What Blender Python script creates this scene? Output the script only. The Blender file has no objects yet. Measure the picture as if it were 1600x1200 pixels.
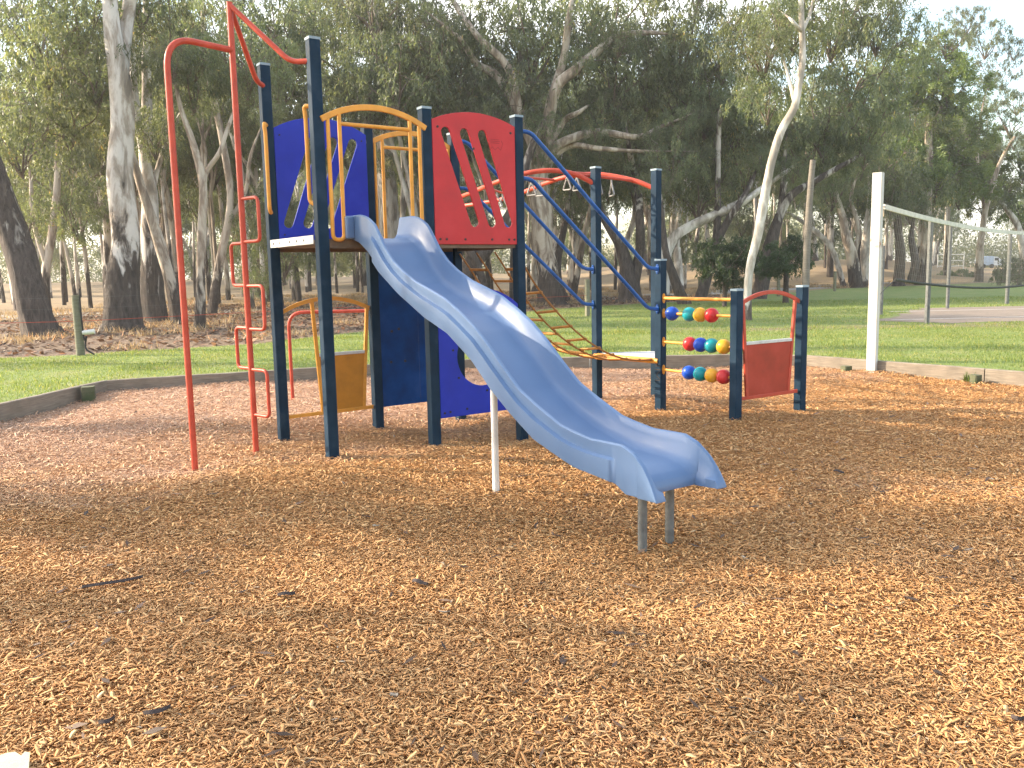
import bpy, bmesh, math, random
import numpy as np
from mathutils import Vector, Matrix, noise
from mathutils.geometry import delaunay_2d_cdt

random.seed(7); RNG = np.random.default_rng(11)
S = bpy.context.scene
COL = S.collection
R = math.radians

# ------------------------------------------------------------------ camera
F, CH, HOR, ROLL = 1340.0, 1.5, 425.0, math.atan(0.0203)
TH = math.atan((600 - HOR) / F)
FWD = np.array([0, math.cos(TH), -math.sin(TH)]); UP0 = np.array([0, math.sin(TH), math.cos(TH)]); R0 = np.array([1.0, 0, 0])
RIGHT = R0 * math.cos(ROLL) - UP0 * math.sin(ROLL); UP = UP0 * math.cos(ROLL) + R0 * math.sin(ROLL)
CAM = np.array([0, 0, CH])
cd = bpy.data.cameras.new('camera'); cam = bpy.data.objects.new('camera', cd); COL.objects.link(cam)
cd.sensor_width = 36; cd.lens = F / 1600 * 36; cd.clip_end = 2000; cd.clip_start = 0.05
M = Matrix.Identity(4)
for i in range(3):
    M[i][0] = RIGHT[i]; M[i][1] = UP[i]; M[i][2] = -FWD[i]; M[i][3] = CAM[i]
cam.matrix_world = M
S.camera = cam

# measuring helpers: where a sighted point of the place lies in metres
def ray(u, v): return FWD * F + RIGHT * (u - 800) - UP * (v - 600)
def gnd(u, v, z=0.0):
    d = ray(u, v); return CAM + d * ((z - CH) / d[2])
def atY(u, v, y):
    d = ray(u, v); return CAM + d * (y / d[1])
def zat(u, v, x, y):
    d = ray(u, v); hh = math.hypot(x, y); hd = math.hypot(d[0], d[1]); return CH + d[2] * hh / hd

# ------------------------------------------------------------------ objects
ORIG = {}
def tag(o, label=None, cat=None, group=None, kind=None):
    if label: o['label'] = label
    if cat: o['category'] = cat
    if group: o['group'] = group
    if kind: o['kind'] = kind
    return o
def empty(name, loc, label=None, cat=None, group=None):
    o = bpy.data.objects.new(name, None); COL.objects.link(o); o.location = loc; o.empty_display_size = 0.1
    ORIG[o] = Vector(loc); return tag(o, label, cat, group)
def link(name, mesh, mat, parent=None, loc=None):
    o = bpy.data.objects.new(name, mesh); COL.objects.link(o)
    if mat is not None and not mesh.materials:
        for m in (mat if isinstance(mat, (list, tuple)) else [mat]): mesh.materials.append(m)
    if parent: o.parent = parent
    if loc is not None: o.location = loc
    return o

class MB:
    """collects shapes (world coordinates) and links them as one mesh object"""
    def __init__(s): s.v = []; s.f = []; s.mi = []
    def add(s, vs, fs, mi=0):
        n = len(s.v); s.v += [tuple(map(float, p)) for p in vs]
        for q in fs: s.f.append(tuple(n + i for i in q)); s.mi.append(mi)
        return s
    def box(s, c, size, ax=None, ay=None, az=(0, 0, 1), mi=0):
        c = Vector(c); ax = Vector(ax or (1, 0, 0)).normalized(); az = Vector(az).normalized()
        ay = Vector(ay).normalized() if ay else az.cross(ax).normalized()
        hx, hy, hz = [k / 2 for k in size]
        P = [c + ax * (sx * hx) + ay * (sy * hy) + az * (sz * hz) for sz in (-1, 1) for sx, sy in ((-1, -1), (1, -1), (1, 1), (-1, 1))]
        return s.add(P, [(3, 2, 1, 0), (4, 5, 6, 7), (0, 1, 5, 4), (1, 2, 6, 5), (2, 3, 7, 6), (3, 0, 4, 7)], mi)
    def prism(s, c0, half, ax, ay, z0, z1, bev=0.006, mi=0):
        """upright square post with chamfered corners"""
        ax = Vector(ax).normalized(); ay = Vector(ay).normalized(); h = half; e = bev
        pts = [(h - e, -h), (h, -h + e), (h, h - e), (h - e, h), (-h + e, h), (-h, h - e), (-h, -h + e), (-h + e, -h)]
        V = []
        for z in (z0, z1):
            for x, y in pts:
                p = Vector((c0[0], c0[1], 0)) + ax * x + ay * y; V.append((p.x, p.y, z))
        n = 8
        return s.add(V, [tuple(range(n - 1, -1, -1)), tuple(range(n, 2 * n))] + [(i, (i + 1) % n, n + (i + 1) % n, n + i) for i in range(n)], mi)
    def tube(s, pts, r, seg=10, caps=True, mi=0, closed=False, jitter=0.0):
        P = [Vector(p) for p in pts]; n = len(P)
        rr = r if isinstance(r, (list, tuple)) else [r] * n
        prev = None; V = []
        for i, p in enumerate(P):
            a = P[i - 1] if (i > 0 or closed) else p; b = P[(i + 1) % n] if (i < n - 1 or closed) else p
            t = (b - a).normalized() if (b - a).length > 1e-9 else Vector((0, 0, 1))
            if prev is None:
                ref = Vector((0, 0, 1)) if abs(t.z) < 0.9 else Vector((1, 0, 0)); nx = t.cross(ref).normalized()
            else:
                nx = prev - t * prev.dot(t); nx = nx.normalized() if nx.length > 1e-6 else t.orthogonal().normalized()
            prev = nx; ny = t.cross(nx)
            for k in range(seg):
                an = 2 * math.pi * k / seg; j = 1 + (jitter * noise.noise(Vector((p.x * .7 + math.cos(an) * 1.5, p.y * .7 + math.sin(an) * 1.5, p.z * .5))) if jitter else 0)
                V.append(p + (nx * math.cos(an) + ny * math.sin(an)) * rr[i] * j)
        Fc = []
        for i in range(n if closed else n - 1):
            q = (i + 1) % n
            for k in range(seg): Fc.append((i * seg + k, i * seg + (k + 1) % seg, q * seg + (k + 1) % seg, q * seg + k))
        if caps and not closed:
            Fc.append(tuple(range(seg - 1, -1, -1))); Fc.append(tuple((n - 1) * seg + k for k in range(seg)))
        return s.add(V, Fc, mi)
    def ball(s, c, r, nu=24, nv=14, sq=(1, 1, 1), mi=0):
        V = []; Fc = []; c = Vector(c)
        for i in range(nv + 1):
            ph = math.pi * i / nv
            for k in range(nu):
                th = 2 * math.pi * k / nu; V.append(c + Vector((r * sq[0] * math.sin(ph) * math.cos(th), r * sq[1] * math.sin(ph) * math.sin(th), r * sq[2] * math.cos(ph))))
        for i in range(nv):
            for k in range(nu): Fc.append((i * nu + k, (i + 1) * nu + k, (i + 1) * nu + (k + 1) % nu, i * nu + (k + 1) % nu))
        return s.add(V, Fc, mi)
    def disc(s, c, nrm, r, t, seg=12, mi=0):
        c = Vector(c); nrm = Vector(nrm).normalized()
        return s.tube([c - nrm * t / 2, c + nrm * t / 2], r, seg, mi=mi)
    def build(s, name, mat, parent=None, smooth=False, bevel=0, sub=0, origin=None):
        me = bpy.data.meshes.new(name)
        og = Vector((0, 0, 0))
        loc = None
        if parent is not None:
            q = parent
            while q is not None:
                og += Vector(q.location); q = q.parent
        elif origin is not None: og = Vector(origin); loc = origin
        me.from_pydata([(x - og.x, y - og.y, z - og.z) for x, y, z in s.v], [], s.f)
        if any(s.mi): me.polygons.foreach_set('material_index', s.mi)
        if smooth:
            me.polygons.foreach_set('use_smooth', [True] * len(me.polygons))
            bm = bmesh.new(); bm.from_mesh(me); bmesh.ops.recalc_face_normals(bm, faces=bm.faces)
            ang = R(smooth if smooth is not True else 45)
            for e in bm.edges:
                if len(e.link_faces) == 2 and e.calc_face_angle(0) > ang: e.smooth = False
            bm.to_mesh(me); bm.free()
        else:
            bm = bmesh.new(); bm.from_mesh(me); bmesh.ops.recalc_face_normals(bm, faces=bm.faces); bm.to_mesh(me); bm.free()
        o = link(name, me, mat, parent, loc)
        if bevel:
            m = o.modifiers.new('bevel', 'BEVEL'); m.width = bevel; m.segments = 2; m.limit_method = 'ANGLE'
        if sub:
            m = o.modifiers.new('sub', 'SUBSURF'); m.levels = sub; m.render_levels = sub
        return o

def fillet(pts, rad, n=6, closed=False):
    """polyline with rounded corners"""
    P = [Vector(p) for p in pts]; out = []
    N = len(P)
    rng = range(N) if closed else range(1, N - 1)
    if not closed: out.append(P[0])
    for i in rng:
        p = P[i]; a = P[i - 1]; b = P[(i + 1) % N]
        da = (a - p); db = (b - p)
        r = min(rad, da.length * .49, db.length * .49)
        s0 = p + da.normalized() * r; s1 = p + db.normalized() * r
        for k in range(n + 1):
            t = k / n; out.append(s0 * (1 - t) ** 2 + p * 2 * t * (1 - t) + s1 * t * t)
    if not closed: out.append(P[-1])
    return out
def spline(pts, n=8):
    """Catmull-Rom through points"""
    P = [Vector(p) for p in pts]; P = [2 * P[0] - P[1]] + P + [2 * P[-1] - P[-2]]; out = []
    for i in range(1, len(P) - 2):
        p0, p1, p2, p3 = P[i - 1:i + 3]
        for k in range(n):
            t = k / n
            out.append(.5 * ((2 * p1) + (p2 - p0) * t + (2 * p0 - 5 * p1 + 4 * p2 - p3) * t * t + (3 * p1 - p0 - 3 * p2 + p3) * t ** 3))
    out.append(P[-2]); return out
def interp(x, tab):
    return float(np.interp(x, [a for a, b in tab], [b for a, b in tab]))

# ------------------------------------------------------------------ materials
def mat(name): 
    m = bpy.data.materials.new(name); m.use_nodes = True; nt = m.node_tree; b = nt.nodes['Principled BSDF']; return m, nt, b
def N(nt, typ, **kw):
    n = nt.nodes.new(typ)
    for k, v in kw.items():
        if k in n.inputs.keys() if isinstance(k, str) else False: n.inputs[k].default_value = v
        else: setattr(n, k, v)
    return n
def ramp(nt, fac, stops):
    r = nt.nodes.new('ShaderNodeValToRGB'); e = r.color_ramp.elements
    e[0].position, e[0].color = stops[0][0], (*stops[0][1], 1); e[1].position, e[1].color = stops[-1][0], (*stops[-1][1], 1)
    for p, c in stops[1:-1]: k = e.new(p); k.color = (*c, 1)
    if fac is not None: nt.links.new(fac, r.inputs[0])
    return r.outputs[0]
def noise_tex(nt, vec, scale, detail=4, rough=.55, dist=0.0):
    n = nt.nodes.new('ShaderNodeTexNoise'); n.inputs['Scale'].default_value = scale; n.inputs['Detail'].default_value = detail
    n.inputs['Roughness'].default_value = rough; n.inputs['Distortion'].default_value = dist
    if vec is not None: nt.links.new(vec, n.inputs['Vector'])
    return n.outputs['Fac']
def mix(nt, fac, a, b, typ='MIX'):
    n = nt.nodes.new('ShaderNodeMix'); n.data_type = 'RGBA'; n.blend_type = typ
    for sock, v in ((n.inputs[0], fac), (n.inputs[6], a), (n.inputs[7], b)):
        if isinstance(v, (int, float)): sock.default_value = v
        elif isinstance(v, tuple): sock.default_value = (*v, 1) if len(v) == 3 else v
        else: nt.links.new(v, sock)
    return n.outputs[2]
def mathn(nt, op, a, b=None, clamp=False):
    n = nt.nodes.new('ShaderNodeMath'); n.operation = op; n.use_clamp = clamp
    for i, v in enumerate((a, b)):
        if v is None: continue
        if isinstance(v, (int, float)): n.inputs[i].default_value = v
        else: nt.links.new(v, n.inputs[i])
    return n.outputs[0]
def maprange(nt, v, a, b, c=0.0, d=1.0):
    n = nt.nodes.new('ShaderNodeMapRange'); n.clamp = True; nt.links.new(v, n.inputs[0])
    for i, k in enumerate((a, b, c, d)): n.inputs[i + 1].default_value = k
    return n.outputs[0]
def bump(nt, bsdf, h, strength=.3, dist=.01):
    n = nt.nodes.new('ShaderNodeBump'); n.inputs['Strength'].default_value = strength; n.inputs['Distance'].default_value = dist
    nt.links.new(h, n.inputs['Height']); nt.links.new(n.outputs[0], bsdf.inputs['Normal'])
def coords(nt, which='Object', scale=None):
    t = nt.nodes.new('ShaderNodeTexCoord'); o = t.outputs[which]
    if scale:
        m = nt.nodes.new('ShaderNodeMapping'); m.inputs['Scale'].default_value = scale; nt.links.new(o, m.inputs[0]); o = m.outputs[0]
    return o
def worldpos(nt, scale=None):
    g = nt.nodes.new('ShaderNodeNewGeometry'); o = g.outputs['Position']
    if scale:
        m = nt.nodes.new('ShaderNodeMapping'); m.inputs['Scale'].default_value = scale; nt.links.new(o, m.inputs[0]); o = m.outputs[0]
    return o

def painted(name, col, rough=.4, wear=.12, scale=6.0, worn=None, metallic=0.0, fine=40, spec=.26):
    """powder coat / moulded plastic: faint mottling, scuffs and grime"""
    m, nt, b = mat(name); p = worldpos(nt)
    n1 = noise_tex(nt, p, scale, 5, .6); n2 = noise_tex(nt, worldpos(nt, (1, 1, .25)), fine, 3, .6)
    dark = tuple(c * (1 - wear * 1.6) for c in col); lite = tuple(min(1, c * (1 + wear) + .012) for c in col)
    c = ramp(nt, n1, [(.3, dark), (.5, col), (.72, lite)])
    w = worn or tuple(min(1, c_ * .8 + .035) for c_ in col)
    c = mix(nt, maprange(nt, n2, .66, .8, 0, .4), c, w)
    nt.links.new(c, b.inputs['Base Color'])
    nt.links.new(maprange(nt, n1, .25, .75, max(.05, rough - .1), min(1, rough + .14)), b.inputs['Roughness'])
    b.inputs['Metallic'].default_value = metallic; b.inputs['Specular IOR Level'].default_value = spec
    bump(nt, b, n2, .06, .002)
    return m

MT = {}
MT['post'] = painted('navy_post_paint', (.0085, .028, .053), .6, .18, 5, spec=.10)
MT['cap'] = painted('pale_post_cap', (.24, .32, .37), .5, .1, 20)
MT['red'] = painted('red_powder_coat', (.45, .066, .036), .42, .12, 8)
MT['redsheet'] = painted('red_plastic_sheet', (.47, .030, .034), .5, .10, 3)
MT['bluesheet'] = painted('royal_blue_plastic_sheet', (.009, .027, .36), .5, .10, 3)
MT['wall'] = painted('deep_blue_wall_paint', (.002, .046, .19), .55, .25, 3, spec=.1)
MT['yellow'] = painted('yellow_powder_coat', (.66, .30, .045), .4, .1, 9)
MT['yellowsheet'] = painted('mustard_sheet', (.48, .205, .02), .5, .15, 4)
MT['brickred'] = painted('faded_red_sheet', (.36, .045, .022), .5, .15, 4)
MT['rail'] = painted('blue_rail_paint', (.014, .085, .30), .32, .15, 8)
MT['alu'] = painted('aluminium_strip', (.55, .55, .53), .45, .12, 14, metallic=.3)
MT['grip'] = painted('grey_grip', (.26, .26, .25), .5, .15, 18)
MT['galv'] = painted('galvanised_tube', (.13, .135, .13), .55, .2, 18)
MT['white'] = painted('white_tube_paint', (.68, .66, .62), .4, .1, 8)
MT['deck'] = painted('brown_deck_underside', (.16, .12, .085), .7, .2, 10)
MT['greydeck'] = painted('grey_step_deck', (.42, .44, .47), .6, .15, 10)
MT['bolt'] = painted('dark_bolt', (.02, .018, .02), .4, .1, 30)
MT['bball'] = painted('blue_bead', (.012, .07, .42), .28, .08, 9)
MT['tball'] = painted('teal_bead', (.012, .26, .30), .28, .08, 9)
MT['yball'] = painted('yellow_bead', (.70, .36, .03), .28, .08, 9)
MT['rball'] = painted('red_bead', (.52, .03, .032), .28, .08, 9)

def rope_mat():
    m, nt, b = mat('orange_rope'); p = coords(nt, 'Object', (1, 1, 1))
    w = nt.nodes.new('ShaderNodeTexWave'); w.inputs['Scale'].default_value = 30; w.inputs['Distortion'].default_value = 2; nt.links.new(p, w.inputs[0])
    c = ramp(nt, w.outputs['Fac'], [(.2, (.22, .09, .02)), (.8, (.42, .19, .045))]); nt.links.new(c, b.inputs['Base Color']); b.inputs['Roughness'].default_value = .8
    bump(nt, b, w.outputs['Fac'], .5, .004); return m
MT['rope'] = rope_mat()
MT['rung'] = painted('orange_rung', (.50, .22, .045), .6, .2, 20)

def slide_mat():
    m, nt, b = mat('moulded_blue_plastic'); p = worldpos(nt)
    n1 = noise_tex(nt, p, 2.2, 5, .6); n2 = noise_tex(nt, worldpos(nt, (8, 8, 8)), 8, 4, .7); n3 = noise_tex(nt, p, 60, 3, .6)
    c = ramp(nt, n1, [(.3, (.086, .150, .275)), (.55, (.100, .170, .305)), (.75, (.115, .188, .325))])
    nt.links.new(c, b.inputs['Base Color']); nt.links.new(maprange(nt, n1, .3, .7, .32, .44), b.inputs['Roughness'])
    b.inputs['Specular IOR Level'].default_value = .40; return m
MT['slide'] = slide_mat()

def timber(name, c1, c2, c3, moss=None):
    m, nt, b = mat(name); p = coords(nt, 'Object')
    g = noise_tex(nt, coords(nt, 'Object', (1.2, 1.2, 26)), 3, 6, .65, .4); n = noise_tex(nt, p, 3.5, 4, .6)
    c = ramp(nt, g, [(.25, c1), (.5, c2), (.78, c3)]); c = mix(nt, maprange(nt, n, .45, .7, 0, .6), c, tuple(k * .62 for k in c2))
    if moss: c = mix(nt, maprange(nt, noise_tex(nt, p, 5, 4), .42, .62, 0, .85), c, moss)
    nt.links.new(c, b.inputs['Base Color']); b.inputs['Roughness'].default_value = .9; bump(nt, b, g, .5, .01); return m
MT['sleeper'] = timber('weathered_sleeper', (.115, .095, .072), (.215, .18, .138), (.31, .265, .21))
MT['peg'] = timber('mossy_peg', (.06, .065, .035), (.10, .105, .06), (.16, .155, .10), (.045, .07, .022))
MT['fencepost'] = timber('treated_pine', (.11, .11, .07), (.18, .175, .12), (.26, .25, .18))
MT['pole'] = timber('grey_pole', (.12, .10, .08), (.20, .175, .145), (.28, .25, .21))

def bark_mat(name, pale, patch, dark, dark_h, streak=.5):
    """smooth gum bark: pale skin with shed patches and a stocking of rough dark bark below"""
    m, nt, b = mat(name); p = coords(nt, 'Object'); oi = nt.nodes.new('ShaderNodeObjectInfo')
    add = nt.nodes.new('ShaderNodeVectorMath'); add.operation = 'ADD'; nt.links.new(p, add.inputs[0])
    cmb = nt.nodes.new('ShaderNodeCombineXYZ')
    for i, k in enumerate((37.0, 17.0, 0.0)): nt.links.new(mathn(nt, 'MULTIPLY', oi.outputs['Random'], k), cmb.inputs[i])
    nt.links.new(cmb.outputs[0], add.inputs[1]); q = add.outputs[0]
    def sc(v):
        mp = nt.nodes.new('ShaderNodeMapping'); mp.inputs['Scale'].default_value = v; nt.links.new(q, mp.inputs[0]); return mp.outputs[0]
    n1 = noise_tex(nt, sc((2.0, 2.0, .6)), 1.5, 5, .6, .6); n2 = noise_tex(nt, sc((7, 7, 1.5)), 1.6, 5, .7, .3); n3 = noise_tex(nt, sc((1, 1, .35)), .9, 3, .5)
    c = ramp(nt, n1, [(.36, tuple(k * .6 for k in patch)), (.46, patch), (.56, pale), (.8, tuple(min(1, k * 1.15) for k in pale))])
    c = mix(nt, maprange(nt, n2, .6, .75, 0, streak * .6), c, tuple(k * .5 for k in patch))
    sp = nt.nodes.new('ShaderNodeSeparateXYZ'); nt.links.new(p, sp.inputs[0])
    hz = mathn(nt, 'ADD', sp.outputs[2], mathn(nt, 'MULTIPLY', mathn(nt, 'SUBTRACT', n1, .5), dark_h * 3.2))
    msk = maprange(nt, hz, dark_h * .8, dark_h * 1.1, 1, 0)
    dk = ramp(nt, n2, [(.3, tuple(k * .35 for k in dark)), (.55, dark), (.8, tuple(k * 1.7 for k in dark))])
    c = mix(nt, msk, c, dk); nt.links.new(c, b.inputs['Base Color']); b.inputs['Roughness'].default_value = .88
    bump(nt, b, mathn(nt, 'MULTIPLY', n2, mathn(nt, 'ADD', mathn(nt, 'MULTIPLY', msk, 1.6), .25)), .9, .08); return m
MT['bark'] = bark_mat('pale_gum_bark', (.55, .51, .46), (.33, .28, .23), (.085, .068, .056), 2.4)
MT['bark_tan'] = bark_mat('tan_gum_bark', (.45, .385, .31), (.26, .20, .15), (.085, .065, .052), 1.5, .7)
MT['bark_rough'] = bark_mat('rough_gum_bark', (.42, .38, .33), (.16, .125, .10), (.095, .074, .062), 5.5, .8)
MT['bark_white'] = bark_mat('white_gum_bark', (.62, .58, .52), (.42, .37, .31), (.16, .13, .11), .5, .35)

def leaf_mat(name, c1, c2, c3, trans):
    m, nt, b = mat(name)
    at = nt.nodes.new('ShaderNodeAttribute'); at.attribute_name = 'rnd'
    oi = nt.nodes.new('ShaderNodeObjectInfo')
    c = ramp(nt, at.outputs['Fac'], [(0, c1), (.5, c2), (.93, c3), (1.0, (c3[0] * 1.9, c3[1] * 1.25, c3[2] * .9))])
    h = nt.nodes.new('ShaderNodeHueSaturation'); nt.links.new(c, h.inputs['Color'])
    nt.links.new(maprange(nt, oi.outputs['Random'], 0, 1, .485, .512), h.inputs['Hue']); nt.links.new(maprange(nt, oi.outputs['Random'], 0, 1, .78, 1.25), h.inputs['Value'])
    h.inputs['Saturation'].default_value = .95
    nt.links.new(h.outputs[0], b.inputs['Base Color']); b.inputs['Roughness'].default_value = .48; b.inputs['Specular IOR Level'].default_value = .45
    tr = nt.nodes.new('ShaderNodeBsdfTranslucent'); t = mix(nt, 1.0, h.outputs[0], trans, 'MULTIPLY'); nt.links.new(t, tr.inputs[0])
    mx = nt.nodes.new('ShaderNodeMixShader'); mx.inputs[0].default_value = .38
    nt.links.new(b.outputs[0], mx.inputs[1]); nt.links.new(tr.outputs[0], mx.inputs[2]); nt.links.new(mx.outputs[0], nt.nodes['Material Output'].inputs[0]); return m
MT['leaf'] = leaf_mat('gum_leaves', (.052, .071, .044), (.088, .110, .062), (.150, .166, .090), (2.9, 2.8, 1.5))
MT['leaf_lush'] = leaf_mat('lush_leaves', (.060, .090, .030), (.095, .135, .042), (.145, .175, .060), (2.8, 2.7, 1.1))
MT['leaf_dark'] = leaf_mat('dark_leaves', (.024, .045, .018), (.038, .065, .024), (.055, .085, .03), (1.8, 2.0, 1.0))
MT['twig'] = painted('twig_bark', (.15, .115, .09), .9, .3, 3)

def chips_mat(name, attr):
    m, nt, b = mat(name); p = worldpos(nt)
    big = noise_tex(nt, p, .55, 4, .6)
    if attr:
        at = nt.nodes.new('ShaderNodeAttribute'); at.attribute_name = 'rnd'; f = at.outputs['Fac']
    else:
        vo = nt.nodes.new('ShaderNodeTexVoronoi'); vo.inputs['Scale'].default_value = 60; nt.links.new(worldpos(nt, (1, 1.9, 1)), vo.inputs[0])
        sp = nt.nodes.new('ShaderNodeSeparateColor'); nt.links.new(vo.outputs['Color'], sp.inputs[0]); f = sp.outputs[0]
    c = ramp(nt, f, [(0, (.16, .076, .030)), (.10, (.34, .172, .068)), (.45, (.485, .262, .106)), (.8, (.585, .345, .152)), (.97, (.70, .48, .24)), (1, (.36, .30, .23))] if attr else
             [(0, (.22, .11, .042)), (.5, (.38, .20, .070)), (1, (.52, .28, .10))])
    # older, sun-greyed bark at the back left of the bed
    sx = nt.nodes.new('ShaderNodeSeparateXYZ'); nt.links.new(p, sx.inputs[0])
    far = mathn(nt, 'ADD', mathn(nt, 'MULTIPLY', sx.outputs[1], 1.0), mathn(nt, 'MULTIPLY', sx.outputs[0], -.75))
    far = mathn(nt, 'ADD', far, mathn(nt, 'MULTIPLY', mathn(nt, 'SUBTRACT', big, .5), 7))
    age = mathn(nt, 'ADD', maprange(nt, far, 7.6, 11.2, 0, .85), maprange(nt, big, .56, .75, 0, .25), True)
    g = mix(nt, .85, c, (.62, .46, .39), 'MIX'); g = mix(nt, .36, g, c)
    c = mix(nt, age, c, g); nt.links.new(c, b.inputs['Base Color']); b.inputs['Roughness'].default_value = .75; b.inputs['Specular IOR Level'].default_value = .3
    if not attr: bump(nt, b, f, .8, .02)
    return m
MT['chip'] = chips_mat('wood_chip', True); MT['chipbed'] = chips_mat('wood_chip_bed', False)

def ground_mat():
    m, nt, b = mat('leaf_litter_dirt'); p = worldpos(nt); sx = nt.nodes.new('ShaderNodeSeparateXYZ'); nt.links.new(p, sx.inputs[0])
    n1 = noise_tex(nt, p, .35, 5, .6); n2 = noise_tex(nt, p, 9, 5, .7); n3 = noise_tex(nt, p, 45, 3, .7)
    lit = ramp(nt, n2, [(.3, (.085, .058, .04)), (.5, (.18, .125, .085)), (.72, (.30, .22, .15))])
    straw = ramp(nt, n3, [(.3, (.17, .12, .068)), (.5, (.28, .205, .115)), (.75, (.38, .285, .17))])
    fac = mathn(nt, 'ADD', maprange(nt, sx.outputs[1], 24, 46, 0, .85), mathn(nt, 'MULTIPLY', mathn(nt, 'SUBTRACT', n1, .5), 2.4), True)
    c = mix(nt, fac, lit, straw); c = mix(nt, maprange(nt, n3, .64, .72, 0, .7), c, (.40, .33, .24)); nt.links.new(c, b.inputs['Base Color'])
    b.inputs['Roughness'].default_value = .95; bump(nt, b, n2, .7, .06); return m
MT['ground'] = ground_mat()
def lawn_mat():
    m, nt, b = mat('mown_lawn'); p = worldpos(nt); sx = nt.nodes.new('ShaderNodeSeparateXYZ'); nt.links.new(p, sx.inputs[0])
    n1 = noise_tex(nt, p, .30, 5, .62); n2 = noise_tex(nt, p, 26, 4, .7); n3 = noise_tex(nt, p, 1.6, 4, .65)
    g = ramp(nt, n2, [(.28, (.075, .115, .022)), (.5, (.135, .19, .036)), (.75, (.22, .265, .07))])
    g = mix(nt, maprange(nt, n3, .46, .70, 0, .75), g, (.24, .225, .085))
    # the worn strip beside the court
    wy = mathn(nt, 'ABSOLUTE', mathn(nt, 'SUBTRACT', sx.outputs[1], mathn(nt, 'ADD', 18.8, mathn(nt, 'MULTIPLY', mathn(nt, 'SUBTRACT', n1, .5), 2.5))))
    strip = mathn(nt, 'MULTIPLY', maprange(nt, wy, .25, .85, 1, 0), maprange(nt, sx.outputs[0], 2, 5.5, 0, 1))
    strip = mathn(nt, 'MULTIPLY', strip, maprange(nt, n3, .3, .55, .35, 1))
    brn = ramp(nt, n2, [(.3, (.10, .07, .045)), (.7, (.24, .175, .11))])
    c = mix(nt, strip, g, brn); c = mix(nt, maprange(nt, n1, .62, .75, 0, .55), c, (.23, .20, .085)); nt.links.new(c, b.inputs['Base Color'])
    b.inputs['Roughness'].default_value = .9; bump(nt, b, n2, .6, .03); return m
MT['lawn'] = lawn_mat()
MT['blade'] = leaf_mat('grass_blades', (.090, .130, .026), (.150, .20, .042), (.25, .275, .085), (1.6, 1.6, .8))
MT['straw'] = leaf_mat('dry_stalks', (.25, .18, .09), (.38, .29, .15), (.50, .40, .23), (1.2, 1.1, .9))
MT['litter'] = leaf_mat('fallen_leaves', (.06, .038, .024), (.16, .10, .06), (.30, .21, .14), (1.0, .8, .6))
def simple_noise(name, a, b_, scale, rough=.9, bs=.3):
    m, nt, b = mat(name); p = worldpos(nt); n = noise_tex(nt, p, scale, 5, .65); n2 = noise_tex(nt, p, scale * .06, 3, .6)
    c = ramp(nt, n, [(.3, a), (.7, b_)]); c = mix(nt, maprange(nt, n2, .4, .7, 0, .4), c, tuple(k * .7 for k in a)); nt.links.new(c, b.inputs['Base Color']); b.inputs['Roughness'].default_value = rough; bump(nt, b, n, bs, .01); return m
MT['road'] = simple_noise('gravel_track', (.24, .225, .21), (.36, .34, .31), 14)
MT['court'] = simple_noise('court_asphalt', (.17, .135, .105), (.27, .215, .17), 18)
MT['line'] = simple_noise('court_line', (.45, .42, .40), (.7, .68, .65), 12)
MT['barkstrip'] = simple_noise('dark_bark_strip', (.022, .016, .016), (.07, .05, .045), 60)
MT['net'] = painted('net_cord', (.05, .052, .05), .8, .2, 10)
MT['tape'] = painted('net_tape', (.62, .60, .54), .7, .12, 10)
MT['nettie'] = painted('tie_rope', (.45, .36, .25), .85, .2, 20)
MT['glass'] = painted('vehicle_window', (.03, .035, .04), .1, .1, 10)
MT['vanwhite'] = painted('white_vehicle_paint', (.72, .74, .76), .3, .05, 4)
MT['vanblue'] = painted('pale_blue_vehicle_paint', (.40, .50, .64), .35, .06, 4)
MT['tyre'] = painted('tyre_rubber', (.02, .02, .02), .8, .1, 20)
MT['redpaint'] = painted('red_van_end', (.30, .05, .05), .4, .1, 8)

def postwhite():
    m, nt, b = mat('weathered_white_post'); p = coords(nt, 'Object'); n = noise_tex(nt, coords(nt, 'Object', (6, 6, 1.2)), 3, 5, .65)
    c = ramp(nt, n, [(.3, (.42, .41, .37)), (.6, (.56, .55, .51))]); n2 = noise_tex(nt, p, 7, 4, .7)
    sp = nt.nodes.new('ShaderNodeSeparateXYZ'); nt.links.new(p, sp.inputs[0])
    band = maprange(nt, mathn(nt, 'ABSOLUTE', mathn(nt, 'SUBTRACT', sp.outputs[2], 1.80)), .02, .09, 1, 0)
    c = mix(nt, mathn(nt, 'MULTIPLY', band, maprange(nt, n2, .5, .58, 0, .9)), c, (.32, .14, .05)); nt.links.new(c, b.inputs['Base Color']); b.inputs['Roughness'].default_value = .6; return m
MT['postwhite'] = postwhite()

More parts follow.
